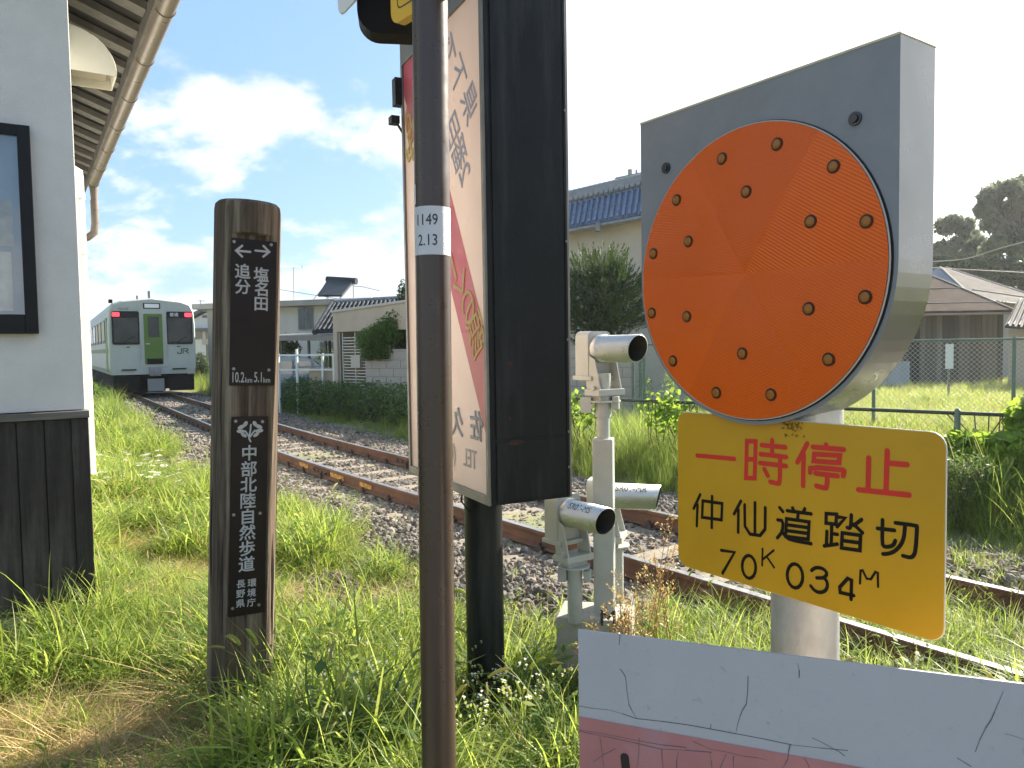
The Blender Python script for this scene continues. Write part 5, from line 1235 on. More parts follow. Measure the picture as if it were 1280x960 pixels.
def build_bushes():
    rg = np.random.default_rng(5)
    b = at(116, 470, 22); tree('bright weedy shrub beside the side of the train, past the station wall', (b.x, b.y, -.15), 1.2, [((-.15, 0, .55), (.3, .4, .4)), ((.1, .3, .4), (.25, .3, .3)), ((-.4, 0, .8), (.35, .3, .4))], 2200, .075, M_bush, None, .03, rg, 'bush', 'bush')
    b = at(250, 455, 40); tree('round dark bush beside the grey garden shed', (b.x, b.y, -.2), 1.7, [((-.25, 0, .8), (.42, .42, .5)), ((.2, 0, 1.05), (.36, .4, .42)), ((0, .1, 1.45), (.28, .3, .3)), ((.35, 0, .6), (.3, .3, .35))], 2200, .10, M_dark, None, .05, rg, 'bush', 'bush')
    b = at(357, 440, 24.5); tree('small bright green garden tree behind the trail post', (b.x, b.y, -.15), 2.2, [((-.1, 0, 1.85), (.40, .4, .40)), ((.26, 0, 1.75), (.26, .3, .24)), ((-.4, 0, 2.1), (.3, .3, .28))], 1500, .09, M_bush, None, .05, rg)
    b = at(378, 440, 26.5); tree('leafy garden shrub under the carport roof', (b.x, b.y, -.15), 1.6, [((-.5, 0, 1.2), (.4, .3, .3)), ((.2, 0, 1.05), (.45, .3, .35)), ((.75, 0, 1.3), (.3, .3, .25))], 1500, .09, M_bush, None, .04, rg, 'bush', 'bush')
    b = at(405, 440, 26.8); tree('dark conical shrub against the white house wall', (b.x, b.y, -.15), 2.0, [((0, 0, .8), (.6, .5, .7)), ((.05, 0, 1.4), (.4, .4, .5))], 2500, .07, M_dark, None, .05, rg, 'bush', 'bush')
    b = at(486, 440, 18.4)
    tree('bright green shrub spilling over the block wall', (b.x, b.y, 0), 2.5, [((-.35, -.15, 1.75), (.42, .4, .36)), ((.0, -.1, 1.95), (.42, .4, .36)), ((-.15, -.25, 1.5), (.34, .25, .22)), ((.28, 0, 2.2), (.36, .35, .4)), ((-.45, -.2, 1.45), (.22, .2, .18))], 7000, .075, M_bush, None, .06, rg, 'bush', 'bush')
    b = at(512, 440, 18.6)
    tree('tall dark shrub behind the block wall, by the left edge of the advertising box', (b.x, b.y, 0), 3.6, [((0, 0, 1.9), (.5, .45, .5)), ((-.1, 0, 2.4), (.45, .4, .42)), ((.1, 0, 2.75), (.35, .35, .35)), ((-.12, 0, 2.95), (.16, .16, .3)), ((.2, 0, 3.1), (.3, .3, .28))], 5000, .07, M_dark, None, .06, rg, 'bush', 'bush')
    # juniper: needle sprays pointing up and out
    b = at(750, 430, 16.9); t = thing('juniper', 'large spiky dark green juniper in front of the blue-tiled house', 'shrub', Matrix.Translation((b.x, b.y, 0)))
    n = 470; V, Q = [], []
    for k in range(n):
        th = rg.uniform(0, 6.28); ph = rg.uniform(-.25, 1.0); rr = rg.uniform(.55, 1.0)
        d = Vector((math.cos(th)*math.cos(ph*1.4), math.sin(th)*math.cos(ph*1.4), math.sin(ph*1.4)))
        c = Vector((d.x*1.22*rr, d.y*1.0*rr, 2.32+d.z*1.28*rr)); dr = (Vector((d.x, d.y, d.z*.6))+Vector((rg.uniform(-.25, .25), rg.uniform(-.25, .25), .55))).normalized(); L = rg.uniform(.35, .62)
        for j in range(46):
            f = rg.uniform(0, 1)**.8; p = c+dr*L*(f-.4); s = Vector(rg.normal(size=3)); s = (s-dr*s.dot(dr)).normalized(); nd = (dr*1.1+s*.55).normalized(); ln = rg.uniform(.06, .12)*(1.1-.5*f); w = dr.cross(s).normalized()*.0085; p = p+s*.05*(1-f)
            o = len(V); V += [tuple(p-w), tuple(p+w), tuple(p+nd*ln+w*.3), tuple(p+nd*ln-w*.3)]; Q.append((o, o+1, o+2, o+3))
    o = mesh_np('foliage', V, Q, leaf_mat('juniper_needle', (.045, .080, .022), .3, (.11, .165, .035), var=.6, vscale=1.4), t); C.objects.link(o)
    cr = MB(); cr.tube([(0, 0, -.2), (0, 0, 1.2), (.05, 0, 2.6)], [.14, .10, .05], 8)
    for k in range(26):
        th = k*2.4; cr.tube([(0, 0, .9+.05*k), (.45*math.cos(th), .4*math.sin(th), 1.3+.06*k), (.8*math.cos(th), .7*math.sin(th), 1.6+.06*k)], [.04, .025, .01], 5)
    cr.build('trunk', M_bark, t)
    leaves('inner_foliage', [((0, 0, 2.3), (.85, .8, 1.05))], 5000, .09, M_dark, t, shell=.5)
    b = at(812, 440, 15.9); tree('tangled vine with yellow-green leaves on the fence posts', (b.x, b.y, 0), 1.5, [((-.15, 0, 1.1), (.10, .1, .4)), ((-.1, 0, .6), (.16, .15, .4)), ((.5, 0, .8), (.25, .2, .3))], 420, .07, M_vine, None, .015, rg, 'vine', 'vine')
build_bushes()

# ---------------------------------------------------------------- blue-tiled house, utility pole
def build_blue_house():
    O = at(800, 300, 20); M = Matrix.Translation((O.x, O.y, 0)); root = thing('blue_tiled_house', 'cream two-storey house with a blue tiled roof and grey ridge, behind the juniper', 'house', M)
    l = lambda px, py, Y: M.inverted() @ at(px, py, Y)
    Mw = mat('house_cream', (.50, .45, .36), .9, var=.07, vscale=1.2, bump=.3, bscale=25, dirt=(.36, .32, .25), damt=.4, dscale=1.)
    E0, E1 = l(655, 294.5, 22.6), l(960, 238, 18.0); R0, R1 = l(660, 266.5, 24.6), l(960, 198.5, 20.2)
    slope(root, E0, E1, R1, R0, 40, Mblue)
    # stacked ridge: two rows of cap tiles
    d = (R1-R0).normalized(); n = 44
    cb = MB(); cb.add([R0+Vector((0, -.16, -.05)), R1+Vector((0, -.16, -.05)), R1+Vector((0, -.12, .30)), R0+Vector((0, -.12, .30)), R0+Vector((0, .2, -.05)), R1+Vector((0, .2, -.05)), R1+Vector((0, .16, .30)), R0+Vector((0, .16, .30))], [(0, 1, 2, 3), (4, 7, 6, 5), (3, 2, 6, 7), (0, 3, 7, 4), (1, 5, 6, 2)]); rd = cb.build('ridge', Mridge, root)
    cp = MB(); cp.tube([Vector((0, 0, 0)), d*((R1-R0).length/n*.93)], [.105, .09], 8); cme = cp.mesh('cap_tile', Mridge)
    for k in range(n):
        p = R0.lerp(R1, k/n); place(cme, 'cap_tile', rd, Matrix.Translation(p+Vector((0, .0, .31)))); place(cme, 'cap_tile', rd, Matrix.Translation(p+Vector((0, -.15, .08))) @ Matrix.Scale(.8, 4))
    gt = MB(); gt.tube([E0+Vector((0, -.02, -.1)), E1+Vector((0, -.02, -.1))], .05, 8); gt.build('gutter', Mridge, root)
    w0, w1 = E0+Vector((.2, .55, 0)), E1+Vector((0, .55, 0))
    q = MB(); q.add([(w0.x, w0.y, -.2), (w1.x, w1.y, -.2), (w1.x, w1.y, w1.z+.1), (w0.x, w0.y, w0.z+.1)]+[(w0.x+1.5, w0.y+4.5, -.2), (w1.x+1.5, w1.y+4.5, -.2), (w1.x+1.5, w1.y+4.5, w1.z+.1), (w0.x+1.5, w0.y+4.5, w0.z+.1)], [(0, 1, 2, 3), (4, 7, 6, 5), (1, 5, 6, 2), (0, 3, 7, 4)]); q.build('wall', Mw, root)
    sf = MB(); sf.add([E0+Vector((0, 0, -.12)), E1+Vector((0, 0, -.12)), (w1.x, w1.y, E1.z-.10), (w0.x, w0.y, E0.z-.10)], [(0, 1, 2, 3)]); sf.build('soffit', Mw, root)
    p = l(747, 284, 20.9); q = MB(); q.box((p.x, p.y, p.z), (.12, .2, .22)); q.build('bracket', M_hframe, root)
    bkE0 = R0+(R0-E0); bkE0.z = E0.z; bkE1 = R1+(R1-E1); bkE1.z = E1.z; q = MB(); q.add([R0, R1, bkE1, bkE0], [(0, 1, 2, 3)]); q.build('roof', Mblue, root)
    # utility pole behind
    P = at(787.5, 212, 44); U = thing('utility_pole', 'concrete utility pole with a crossarm rising behind the blue roof', 'utility pole', Matrix.Translation((P.x, P.y, 0)))
    Mc = mat('pole_concrete', (.30, .30, .29), .9); q = MB(); q.cyl((0, 0, -.3), (0, 0, P.z), .19, 14, 0, .13); q.build('pole', Mc, U)
    a, b = at(769, 223.5, 43.8), at(812, 214.5, 43.8); q = MB(); q.tube([a-Vector((P.x, P.y, 0)), b-Vector((P.x, P.y, 0))], .07, 6); q.build('crossarm', M_hframe, U)
    q = MB()
    for f in (.12, .3, .62, .9): c = a.lerp(b, f)-Vector((P.x, P.y, 0)); q.cyl(c, c+Vector((0, 0, .25 if f > .3 else -.3)), .06, 8)
    c = at(777, 229, 43.8)-Vector((P.x, P.y, 0)); q.box(c, (.3, .2, .3)); q.build('insulator', Mridge, U)
build_blue_house()

# ---------------------------------------------------------------- shed, big hipped house and trees on the right
def build_shed():
    O = at(1180, 440, 27); M = Matrix.Translation((O.x, O.y, 0)); root = thing('plank_shed', 'weathered grey plank shed with a brown metal hipped roof', 'shed', M)
    l = lambda px, py, Y: M.inverted() @ at(px, py, Y)
    pal = [mat('shed_plank_%d' % i, c, .95, var=.25, vscale=3, stretch=(5, 5, .4)) for i, c in enumerate([(.095, .083, .07), (.13, .115, .098), (.068, .058, .05), (.16, .148, .13)])]
    Mr = mat('shed_brown_metal', (.058, .040, .032), .9, spec=.05, var=.2, vscale=2, dirt=(.08, .06, .05), damt=.5, dscale=3); Me = mat('roof_seam', (.22, .20, .18), .8, spec=.2)
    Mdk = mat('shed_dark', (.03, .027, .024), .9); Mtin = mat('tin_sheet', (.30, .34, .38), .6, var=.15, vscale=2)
    a, b = l(1060, 392, 27.0), l(1255, 389, 27.0)
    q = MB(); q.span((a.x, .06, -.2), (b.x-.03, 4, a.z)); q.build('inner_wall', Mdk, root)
    n = 28; w = (b.x-a.x)/n; bm_ = [None]*4
    for i in range(4): m_ = MB(); m_.box((0, 0, 0), (w*.93, .03, 1)); bm_[i] = m_.mesh('wall_plank', pal[i])
    for k in range(n):
        x = a.x+w*(k+.5); px = 1060+195*(k+.5)/n
        if 1138 < px < 1150: continue
        place(random.choice(bm_), 'wall_plank', root, Matrix.Translation((x, .03+random.uniform(-.01, .01), a.z/2-.1)) @ Matrix.Diagonal((1, 1, a.z+.2, 1)))
    for x0, x1 in ((1086, 1109), (1110, 1137)):
        p, r_ = l(x0, 452, 26.4), l(x1, 485, 26.4); q = MB(); q.span((p.x, p.y, -.1), (r_.x, p.y+.03, p.z)); q.build('tin_sheet', Mtin, root)
    E0, E1, T1, T0 = l(1030, 391.5, 26.3), l(1267, 387, 26.3), l(1145, 336.5, 30), l(1030, 336, 30)
    q = MB(); th = Vector((0, .0, -.09))
    q.add([E0, E1, T1, T0, E0+th, E1+th], [(0, 1, 2, 3), (0, 4, 5, 1)]); B1 = Vector((E1.x+.2, E1.y+7.2, E1.z)); q.add([E1, B1, T1, E1+th, B1+th], [(0, 1, 2), (0, 3, 4, 1)]); q.add([T0, T1, B1, Vector((E0.x, E0.y+7.2, E0.z))], [(0, 1, 2, 3)]); q.build('roof', Mr, root)
    hp = MB(); hp.tube([E1, T1], .035, 6); hp.tube([T1, T0], .05, 6); hp.build('hip_cap', Me, root)
    for f in (.17, .5): q = MB(); q.tube([E0.lerp(T0, f), E1.lerp(T1, f)], .018, 5); q.build('roof_seam', Me, root)
    q = MB(); q.tube([E0+Vector((0, 0, -.12)), E1+Vector((0, 0, -.12))], .045, 6); q.build('eave_board', mat('eave_tan', (.26, .21, .16), .8), root)
build_shed()
def build_big_house():
    O = at(1230, 380, 38); M = Matrix.Translation((O.x, O.y, 0)); root = thing('hipped_house', 'large house with a grey hipped roof and white hip lines behind the plank shed', 'house', M)
    l = lambda px, py, Y: M.inverted() @ at(px, py, Y)
    Mg = mat('hip_roof_grey', (.075, .067, .062), .9, spec=.1, var=.2, vscale=1.5); Ml = mat('hip_line', (.22, .21, .195), .8, spec=.1); Mw = mat('hip_house_wall', (.36, .33, .29), .9); Mbl = mat('hip_roof_blue', (.06, .09, .14), .5, var=.2)
    T0, A0, B0, T1 = l(1175, 334, 40), l(1206, 363, 36), l(1310, 376, 36), l(1182, 334.5, 40.5)
    L0 = l(1110, 362, 41)
    q = MB(); q.add([T0, A0, B0, T1], [(0, 1, 2, 3)]); q.build('roof', Mg, root); q = MB(); q.add([T0, L0, A0], [(0, 1, 2)]); q.build('blue_roof_side', Mbl, root)
    for a, b in ((T0, A0), (T1, B0)): q = MB(); q.tube([a, b], .07, 6); q.build('hip_line', Ml, root)
    q = MB(); e = l(1216, 362.5, 35.2); f = l(1330, 379, 35.2); e2 = l(1216, 372, 33.6); f2 = l(1330, 386, 33.6); q.add([e, f, f2, e2], [(0, 1, 2, 3)]); q.build('lower_roof', Mg, root)
    q = MB(); q.tube([e, f], .06, 5); q.build('hip_line', Ml, root)
    q = MB(); w0, w1 = l(1225, 374, 34.4), l(1330, 386, 34.4); q.add([(w0.x, w0.y, -.2), (w1.x, w1.y, -.2), w1, w0], [(0, 1, 2, 3)]); q.build('wall', Mw, root)
    q = MB(); q.add([(L0.x, L0.y, -.2), (A0.x, A0.y+.2, -.2), (A0.x, A0.y+.2, A0.z), (L0.x, L0.y, L0.z)], [(0, 1, 2, 3)]); q.build('wall', Mw, root)
    # tiled roof corner at the frame edge
    O2 = at(1275, 395, 25); r2 = thing('tiled_outbuilding', 'outbuilding with a dark tiled roof at the right edge beside the shed', 'building', Matrix.Translation((O2.x, O2.y, 0)))
    l2 = lambda px, py, Y: Matrix.Translation((-O2.x, -O2.y, 0)) @ at(px, py, Y)
    slope(r2, l2(1256, 407, 24.5), l2(1345, 413, 23), l2(1345, 372, 26), l2(1273, 374, 27), 12, Mtile)
    q = MB(); a, b = l2(1261, 409, 25), l2(1340, 413, 23.8); q.add([(a.x, a.y, -.2), (b.x, b.y, -.2), b, a], [(0, 1, 2, 3)]); q.build('wall', Mw, r2)
    # stake with a white plate in the field
    P = at(1187, 430, 19.5); S = thing('white_marker_board', 'small white marker board on a stake in the grass field before the shed', 'marker', Matrix.Translation((P.x, P.y, 0)))
    q = MB(); z1, z0 = P.z, at(1187, 461, 19.5).z; q.span((-.10, -.01, z0), (.10, .01, z1)); q.build('board', mat('marker_white', (.66, .68, .70), .5), S); q = MB(); q.span((-.025, .011, -.2), (.025, .04, z1-.05)); q.build('stake', M_hframe, S)
build_big_house()
def build_trees():
    rg = np.random.default_rng(21); Mt = leaf_mat('far_tree_leaf', (.11, .135, .09), .5, (.32, .36, .20), var=.5, vscale=.35); 
    def clumps(spec, Y, bx):
        out = []
        for px, py, r_ in spec:
            p = at(px, py, Y+rg.uniform(-1.2, 1.2)); rr = r_*1.18*Y/950; out.append(((p.x-bx.x, p.y-bx.y, p.z), (rr, rr*.9, rr*.8)))
        return out
    Y = 58; b = at(1205, 440, Y)
    tree('open-crowned tree with sky gaps, left of the taller tree at the right edge', (b.x, b.y, 0), 10, clumps([(1183, 283, 12), (1192, 276, 9), (1177, 310, 10), (1186, 318, 12), (1205, 285, 10), (1212, 296, 11), (1203, 315, 13), (1222, 306, 11), (1216, 322, 12), (1196, 303, 8), (1172, 322, 9), (1211, 279, 7), (1176, 277, 5)], Y, b), 7000, .36, Mt, 'trees behind the hipped house', .22, rg)
    Y = 52; b = at(1275, 440, Y)
    tree('tallest broad tree at the right edge, behind the hipped house', (b.x, b.y, 0), 13, clumps([(1236, 245, 12), (1247, 238, 12), (1262, 236, 13), (1276, 234, 15), (1232, 264, 12), (1244, 258, 10), (1240, 280, 12), (1258, 262, 13), (1272, 258, 14), (1290, 250, 18), (1254, 284, 11), (1268, 280, 12), (1285, 285, 18), (1248, 300, 9), (1240, 313, 12), (1262, 305, 12), (1280, 310, 16), (1225, 258, 6), (1300, 300, 22)], Y, b), 13000, .36, Mt, 'trees behind the hipped house', .3, rg)
    Y = 47
    for px, w in ((1175, 18), (1212, 20), (1248, 22), (1285, 24)):
        b = at(px, 440, Y); tree({1175: 'low dark tree just above the ridge of the plank shed', 1212: 'low dark tree above the hip line of the big house', 1248: 'dark tree under the tallest tree, behind the hipped house', 1285: 'dark tree cut by the right edge behind the hipped house'}[px], (b.x, b.y, 0), 6, clumps([(px-w*.5, 338, w*.55), (px+w*.4, 332, w*.6), (px, 346, w*.7), (px+w*.7, 348, w*.5), (px-w*.3, 327, w*.35)], Y, b), 2600, .30, M_dark, 'trees behind the hipped house', .2, rg)
    # distant line of trees and low hills closing the view
    for i, (px, Y, w, h_) in enumerate(((610, 90, 60, 34), (660, 85, 40, 26), (300, 95, 50, 22), (220, 110, 50, 18), (560, 95, 45, 24), (900, 60, 70, 60), (1000, 62, 60, 75), (1080, 60, 60, 70), (850, 70, 50, 45))):
        b = at(px, 440, Y); y0 = 436-.0157*(px-640)
        tree(['distant tree behind the advertising box', 'distant tree behind the black box side', 'far tree past the flat-roofed house', 'far tree beyond the train', 'distant tree behind the block wall', 'tree behind the orange flasher, left', 'tree behind the orange flasher, middle', 'tree behind the orange flasher, right', 'tree behind the flasher beside the blue roof'][i], (b.x, b.y, 0), h_*Y/950*1.2, [((rg.uniform(-1, 1)*w*Y/950*.5, rg.uniform(-1, 1), h_*Y/950*rg.uniform(.4, .8)), (w*Y/950*.35, 1.5, h_*Y/950*.3)) for _ in range(6)], 1500, .4, M_dark, None, .2, rg) if px in (610, 300, 220) else None
build_trees()
def build_wires():
    Mk = mat('wire_black', (.05, .05, .05), .6); Mlt = mat('wire_pale', (.42, .40, .34), .5)
    def wire(p, Ys, r, m, lab):
        mb = MB(); P = [at(px, py, Y) for (px, py), Y in zip(p, Ys)]
        pts = []
        for i in range(25):
            t = i/24*(len(P)-1); k = min(int(t), len(P)-2); pts.append(P[k].lerp(P[k+1], t-k))
        for _ in range(3): pts = [pts[0]]+[(a+b*2+c)/4 for a, b, c in zip(pts, pts[1:], pts[2:])]+[pts[-1]]
        mb.tube(pts, r, 5); o = mb.build('overhead_wire', m); tag(o, lab, 'wire', 'overhead wires on the right')
    wire([(1090, 325), (1165, 327.5), (1210, 324), (1250, 310), (1290, 300), (1340, 285)], [22, 21, 20, 19, 18.4, 17.6], .013, Mlt, 'pale thick overhead wire curving up to the right above the shed roof')
    wire([(1090, 330), (1190, 336), (1290, 341)], [30, 30, 30], .012, Mlt, 'thin level overhead wire across the dark trees')
    wire([(1100, 135), (1200, 82), (1330, 15)], [30, 27, 24], .005, Mk, 'thin overhead wire high in the pale sky beside the flasher')
    wire([(350, 362), (400, 370), (440, 376)], [29, 29.2, 29.5], .010, Mk, 'thin wire running to the flat house roof under the aerial')
build_wires()
# ---------------------------------------------------------------- grass and weeds
def grass_mats():
    g = {}
    def gm(n, c, tr, tl=.5): g[n] = mat('grass_'+n, c, .5, var=.25, vscale=9, transl=tl, trcol=tr, inst=.30, spec=.35)
    gm('fresh', (.17, .24, .04), (.60, .74, .11)); gm('deep', (.08, .14, .026), (.30, .46, .06)); gm('lime', (.27, .32, .075), (.72, .82, .17))
    gm('straw', (.56, .41, .21), (.68, .48, .22), .38); gm('seed', (.34, .33, .13), (.66, .62, .24), .5); gm('white', (.74, .74, .68), (.6, .6, .5), .3); gm('brown', (.36, .215, .085), (.55, .33, .11), .35)
    gm('olive', (.12, .145, .045), (.24, .28, .075), .4)
    return g
GM = grass_mats()
class TB:
    def __init__(s, seed): s.V = []; s.Q = []; s.m = []; s.r = np.random.default_rng(seed)
    def blade(s, p, az, L, w, tilt, curl, m, seg=5, tw=0.):
        p = np.array(p, float); a = tilt; o = len(s.V); side = np.array([-math.sin(az+tw), math.cos(az+tw), 0])
        for i in range(seg+1):
            t = i/seg; ww = w*(.55+.9*t if t < .3 else 1.0*(1-(t-.3)/.7)**.8*.82+.02)
            s.V += [tuple(p-side*ww/2), tuple(p+side*ww/2)]
            if i < seg:
                d = np.array([math.cos(az)*math.sin(a), math.sin(az)*math.sin(a), math.cos(a)]); p = p+d*L/seg; a += curl/seg
                s.Q.append((o+2*i, o+2*i+1, o+2*i+3, o+2*i+2)); s.m.append(m)
        return p, a
    def quad(s, a, b, c, d, m): o = len(s.V); s.V += [tuple(a), tuple(b), tuple(c), tuple(d)]; s.Q.append((o, o+1, o+2, o+3)); s.m.append(m)
    def leaf(s, p, d, n, L, w, m):
        p, d, n = np.array(p, float), np.array(d, float), np.array(n, float); d /= np.linalg.norm(d)+1e-9; b = np.cross(d, n); b /= np.linalg.norm(b)+1e-9
        s.quad(p, p+d*L*.45+b*w/2, p+d*L, p+d*L*.45-b*w/2, m)
    def head(s, p, az, a, L, r, m):
        """bristly drooping seed head"""
        p = np.array(p, float); n = 6; seg = 6; o = len(s.V)
        for i in range(seg+1):
            t = i/seg; rr = r*(.35+1.0*math.sin(math.pi*min(1, .12+t*.86))**.7)*.85
            d = np.array([math.cos(az)*math.sin(a), math.sin(az)*math.sin(a), math.cos(a)]); u = np.array([-math.sin(az), math.cos(az), 0]); v = np.cross(d, u)
            for k in range(n): th = 2*math.pi*k/n; s.V.append(tuple(p+(u*math.cos(th)+v*math.sin(th))*rr))
            if 0 < i < seg:
                for k in range(5):
                    th = s.r.uniform(0, 6.28); e = (u*math.cos(th)+v*math.sin(th)); w = np.cross(e, d)*.0007; q = p+e*rr*.9; s.quad(q-w, q+w, q+(e*.8+d*.7)*rr*1.6+w*.2, q+(e*.8+d*.7)*rr*1.6-w*.2, m)
            p = p+d*L/seg; a += .9/seg
        # ring indices are interleaved with the bristles, so rebuild the tube separately
        return p
    def obj(s, mats): return mesh_np('tuft', s.V, s.Q, mats, None, False, s.m)
def head_tube(tb, p, az, a, L, r, m, droop=.9):
    p = np.array(p, float); n = 6; seg = 6; o = len(tb.V); br = []
    for i in range(seg+1):
        t = i/seg; rr = r*(.3+.7*math.sin(math.pi*min(1, .15+t*.85))**.6)
        d = np.array([math.cos(az)*math.sin(a), math.sin(az)*math.sin(a), math.cos(a)]); u = np.array([-math.sin(az), math.cos(az), 0]); v = np.cross(d, u)
        for k in range(n): th = 2*math.pi*k/n; tb.V.append(tuple(p+(u*math.cos(th)+v*math.sin(th))*rr))
        for k in range(7): th = tb.r.uniform(0, 6.28); br.append((p.copy(), u*math.cos(th)+v*math.sin(th), d, rr))
        p = p+d*L/seg; a += droop/seg
    for i in range(seg):
        for k in range(n): tb.Q.append((o+i*n+k, o+i*n+(k+1) % n, o+(i+1)*n+(k+1) % n, o+(i+1)*n+k)); tb.m.append(m)
    for q, e, d, rr in br:
        w = np.cross(e, d)*.0008; q = q+e*rr*.8; tb.quad(q-w, q+w, q+(e*.8+d*.8)*rr*1.3+w*.2, q+(e*.8+d*.8)*rr*1.3-w*.2, m)
def protos():
    mats = [GM[k] for k in ('fresh', 'deep', 'lime', 'straw', 'seed', 'white', 'brown', 'olive')]
    out = []
    def gr(seed, n, L0, L1, w, spread, t0, t1, c0, c1, mix):
        tb = TB(seed); r = tb.r
        for _ in range(n):
            a = r.uniform(0, 6.28); rr = spread*math.sqrt(r.uniform()); tb.blade((rr*math.cos(a), rr*math.sin(a), -.01), r.uniform(0, 6.28), r.uniform(L0, L1), w*r.uniform(.6, 1.3), r.uniform(t0, t1), r.uniform(c0, c1), int(r.choice(len(mix[0]), p=mix[1]) if False else r.choice(mix[0], p=mix[1])), 5, r.uniform(-.6, .6))
        out.append(tb.obj(mats)); return tb
    gr(1, 26, .20, .46, .0085, .09, .05, .7, .5, 2.2, ([0, 1, 2], [.55, .15, .30]))            # 0 arching
    gr(2, 20, .28, .56, .0115, .08, .05, .6, .6, 2.4, ([0, 1, 2], [.45, .15, .40]))            # 1 long broad
    gr(3, 34, .10, .24, .0045, .09, .05, .8, .2, 1.3, ([0, 1, 2, 3], [.5, .22, .2, .08]))      # 2 short fine
    gr(4, 30, .25, .60, .0048, .14, 1.05, 1.5, -.1, .5, ([3, 6, 4], [.8, .1, .1]))              # 3 flattened straw
    gr(5, 22, .15, .38, .004, .10, .5, 1.3, .0, .9, ([3, 0, 2, 6], [.6, .15, .15, .1]))        # 4 half-dry
    for sd in (6, 7):                                                                          # 5, 6 foxtails
        tb = TB(sd); r = tb.r
        for _ in range(12): tb.blade((r.normal(0, .035), r.normal(0, .035), 0), r.uniform(0, 6.28), r.uniform(.2, .38), .008*r.uniform(.7, 1.2), r.uniform(.1, .6), r.uniform(.5, 1.7), int(r.choice([0, 2, 1])), 5)
        for _ in range(2):
            az = r.uniform(0, 6.28); p, a = tb.blade((r.normal(0, .03), r.normal(0, .03), 0), az, r.uniform(.36, .55), .0028, r.uniform(.05, .35), r.uniform(.3, .8), 2, 6)
            head_tube(tb, p, az, a, r.uniform(.045, .08), .0050, 4 if r.uniform() < .6 else 2, r.uniform(.4, 1.2))
        out.append(tb.obj(mats))
    tb = TB(8); r = tb.r                                                                       # 7 leafy weed
    for _ in range(5):
        az = r.uniform(0, 6.28); L = r.uniform(.15, .30); p0 = np.array([r.normal(0, .03), r.normal(0, .03), 0]); ti = r.uniform(.05, .5)
        tb.blade(p0, az, L, .003, ti, .2, 1, 4)
        for k in range(9):
            t = (k+1)/9; q = p0+np.array([math.cos(az)*math.sin(ti), math.sin(az)*math.sin(ti), math.cos(ti)])*L*t*.95; th = r.uniform(0, 6.28); tb.leaf(q, (math.cos(th), math.sin(th), .35), (0, 0, 1), r.uniform(.03, .06), r.uniform(.016, .028), int(r.choice([0, 1, 1, 2])))
    out.append(tb.obj(mats))
    tb = TB(9); r = tb.r                                                                       # 8 white umbels
    for _ in range(4):
        az = r.uniform(0, 6.28); p, a = tb.blade((r.normal(0, .03), r.normal(0, .03), 0), az, r.uniform(.25, .42), .003, r.uniform(.0, .3), .2, 0, 4)
        for k in range(22):
            th = r.uniform(0, 6.28); rr = .035*math.sqrt(r.uniform()); q = p+np.array([rr*math.cos(th), rr*math.sin(th), .004*r.uniform(-1, 1)-rr*.1]); s = .006; tb.quad(q+[-s, -s, 0], q+[s, -s, .001], q+[s, s, 0], q+[-s, s, .002], 5)
        for k in range(5): th = r.uniform(0, 6.28); tb.leaf(np.array(p)*r.uniform(.3, .8), (math.cos(th), math.sin(th), .4), (0, 0, 1), .06, .012, 1)
    out.append(tb.obj(mats))
    tb = TB(10); r = tb.r                                                                      # 9 small daisy-like flowers on thin stalks
    for _ in range(6):
        az = r.uniform(0, 6.28); p, a = tb.blade((r.normal(0, .04), r.normal(0, .04), 0), az, r.uniform(.25, .45), .002, r.uniform(.0, .4), .3, 1, 4)
        for k in range(3):
            q = p+r.normal(0, .018, 3); s = .0065; tb.quad(q+[-s, 0, -s*.3], q+[0, -s, 0], q+[s, 0, s*.3], q+[0, s, 0], 5); tb.quad(q+[-s, 0, -s*.3]-[0, 0, .004], q+[0, 0, -.012], q+[s, 0, -.002], q+[0, s, -.002], 2)
    out.append(tb.obj(mats))
    gr(11, 34, .45, .95, .008, .13, .0, .35, .2, 1.1, ([0, 1, 2, 4, 7], [.30, .35, .12, .08, .15]))   # 10 tall bank grass
    tb = gr(12, 26, .5, 1.0, .006, .12, .0, .3, .15, .8, ([1, 0, 4, 7], [.4, .2, .2, .2]))            # 11 tall with seed plumes
    gr(13, 40, .10, .26, .006, .14, .05, .7, .2, 1.2, ([0, 2, 3, 7], [.4, .45, .05, .10]))            # 12 field turf
    gr(14, 28, .18, .40, .0075, .10, .1, .9, .4, 1.9, ([2, 4, 0, 3], [.45, .12, .33, .10]))            # 13 yellowish
    return out
def clear_of(x, y):
    for (cx_, cy_, r_) in ((-1.205, 3.24, .14), (-.18, 1.68, .06), (-.15, 3.32, .11), (.45, 3.55, .27), (.52, 1.33, .08)):
        if (x-cx_)**2+(y-cy_)**2 < r_*r_: return False
    g = STN.inverted() @ Vector((x, y, 0)); return not (g.x < .03 and g.y > -.06)
gq = on_z(118, 775, 0); STN = TR(gq.x, gq.y, 0, R(32.7))
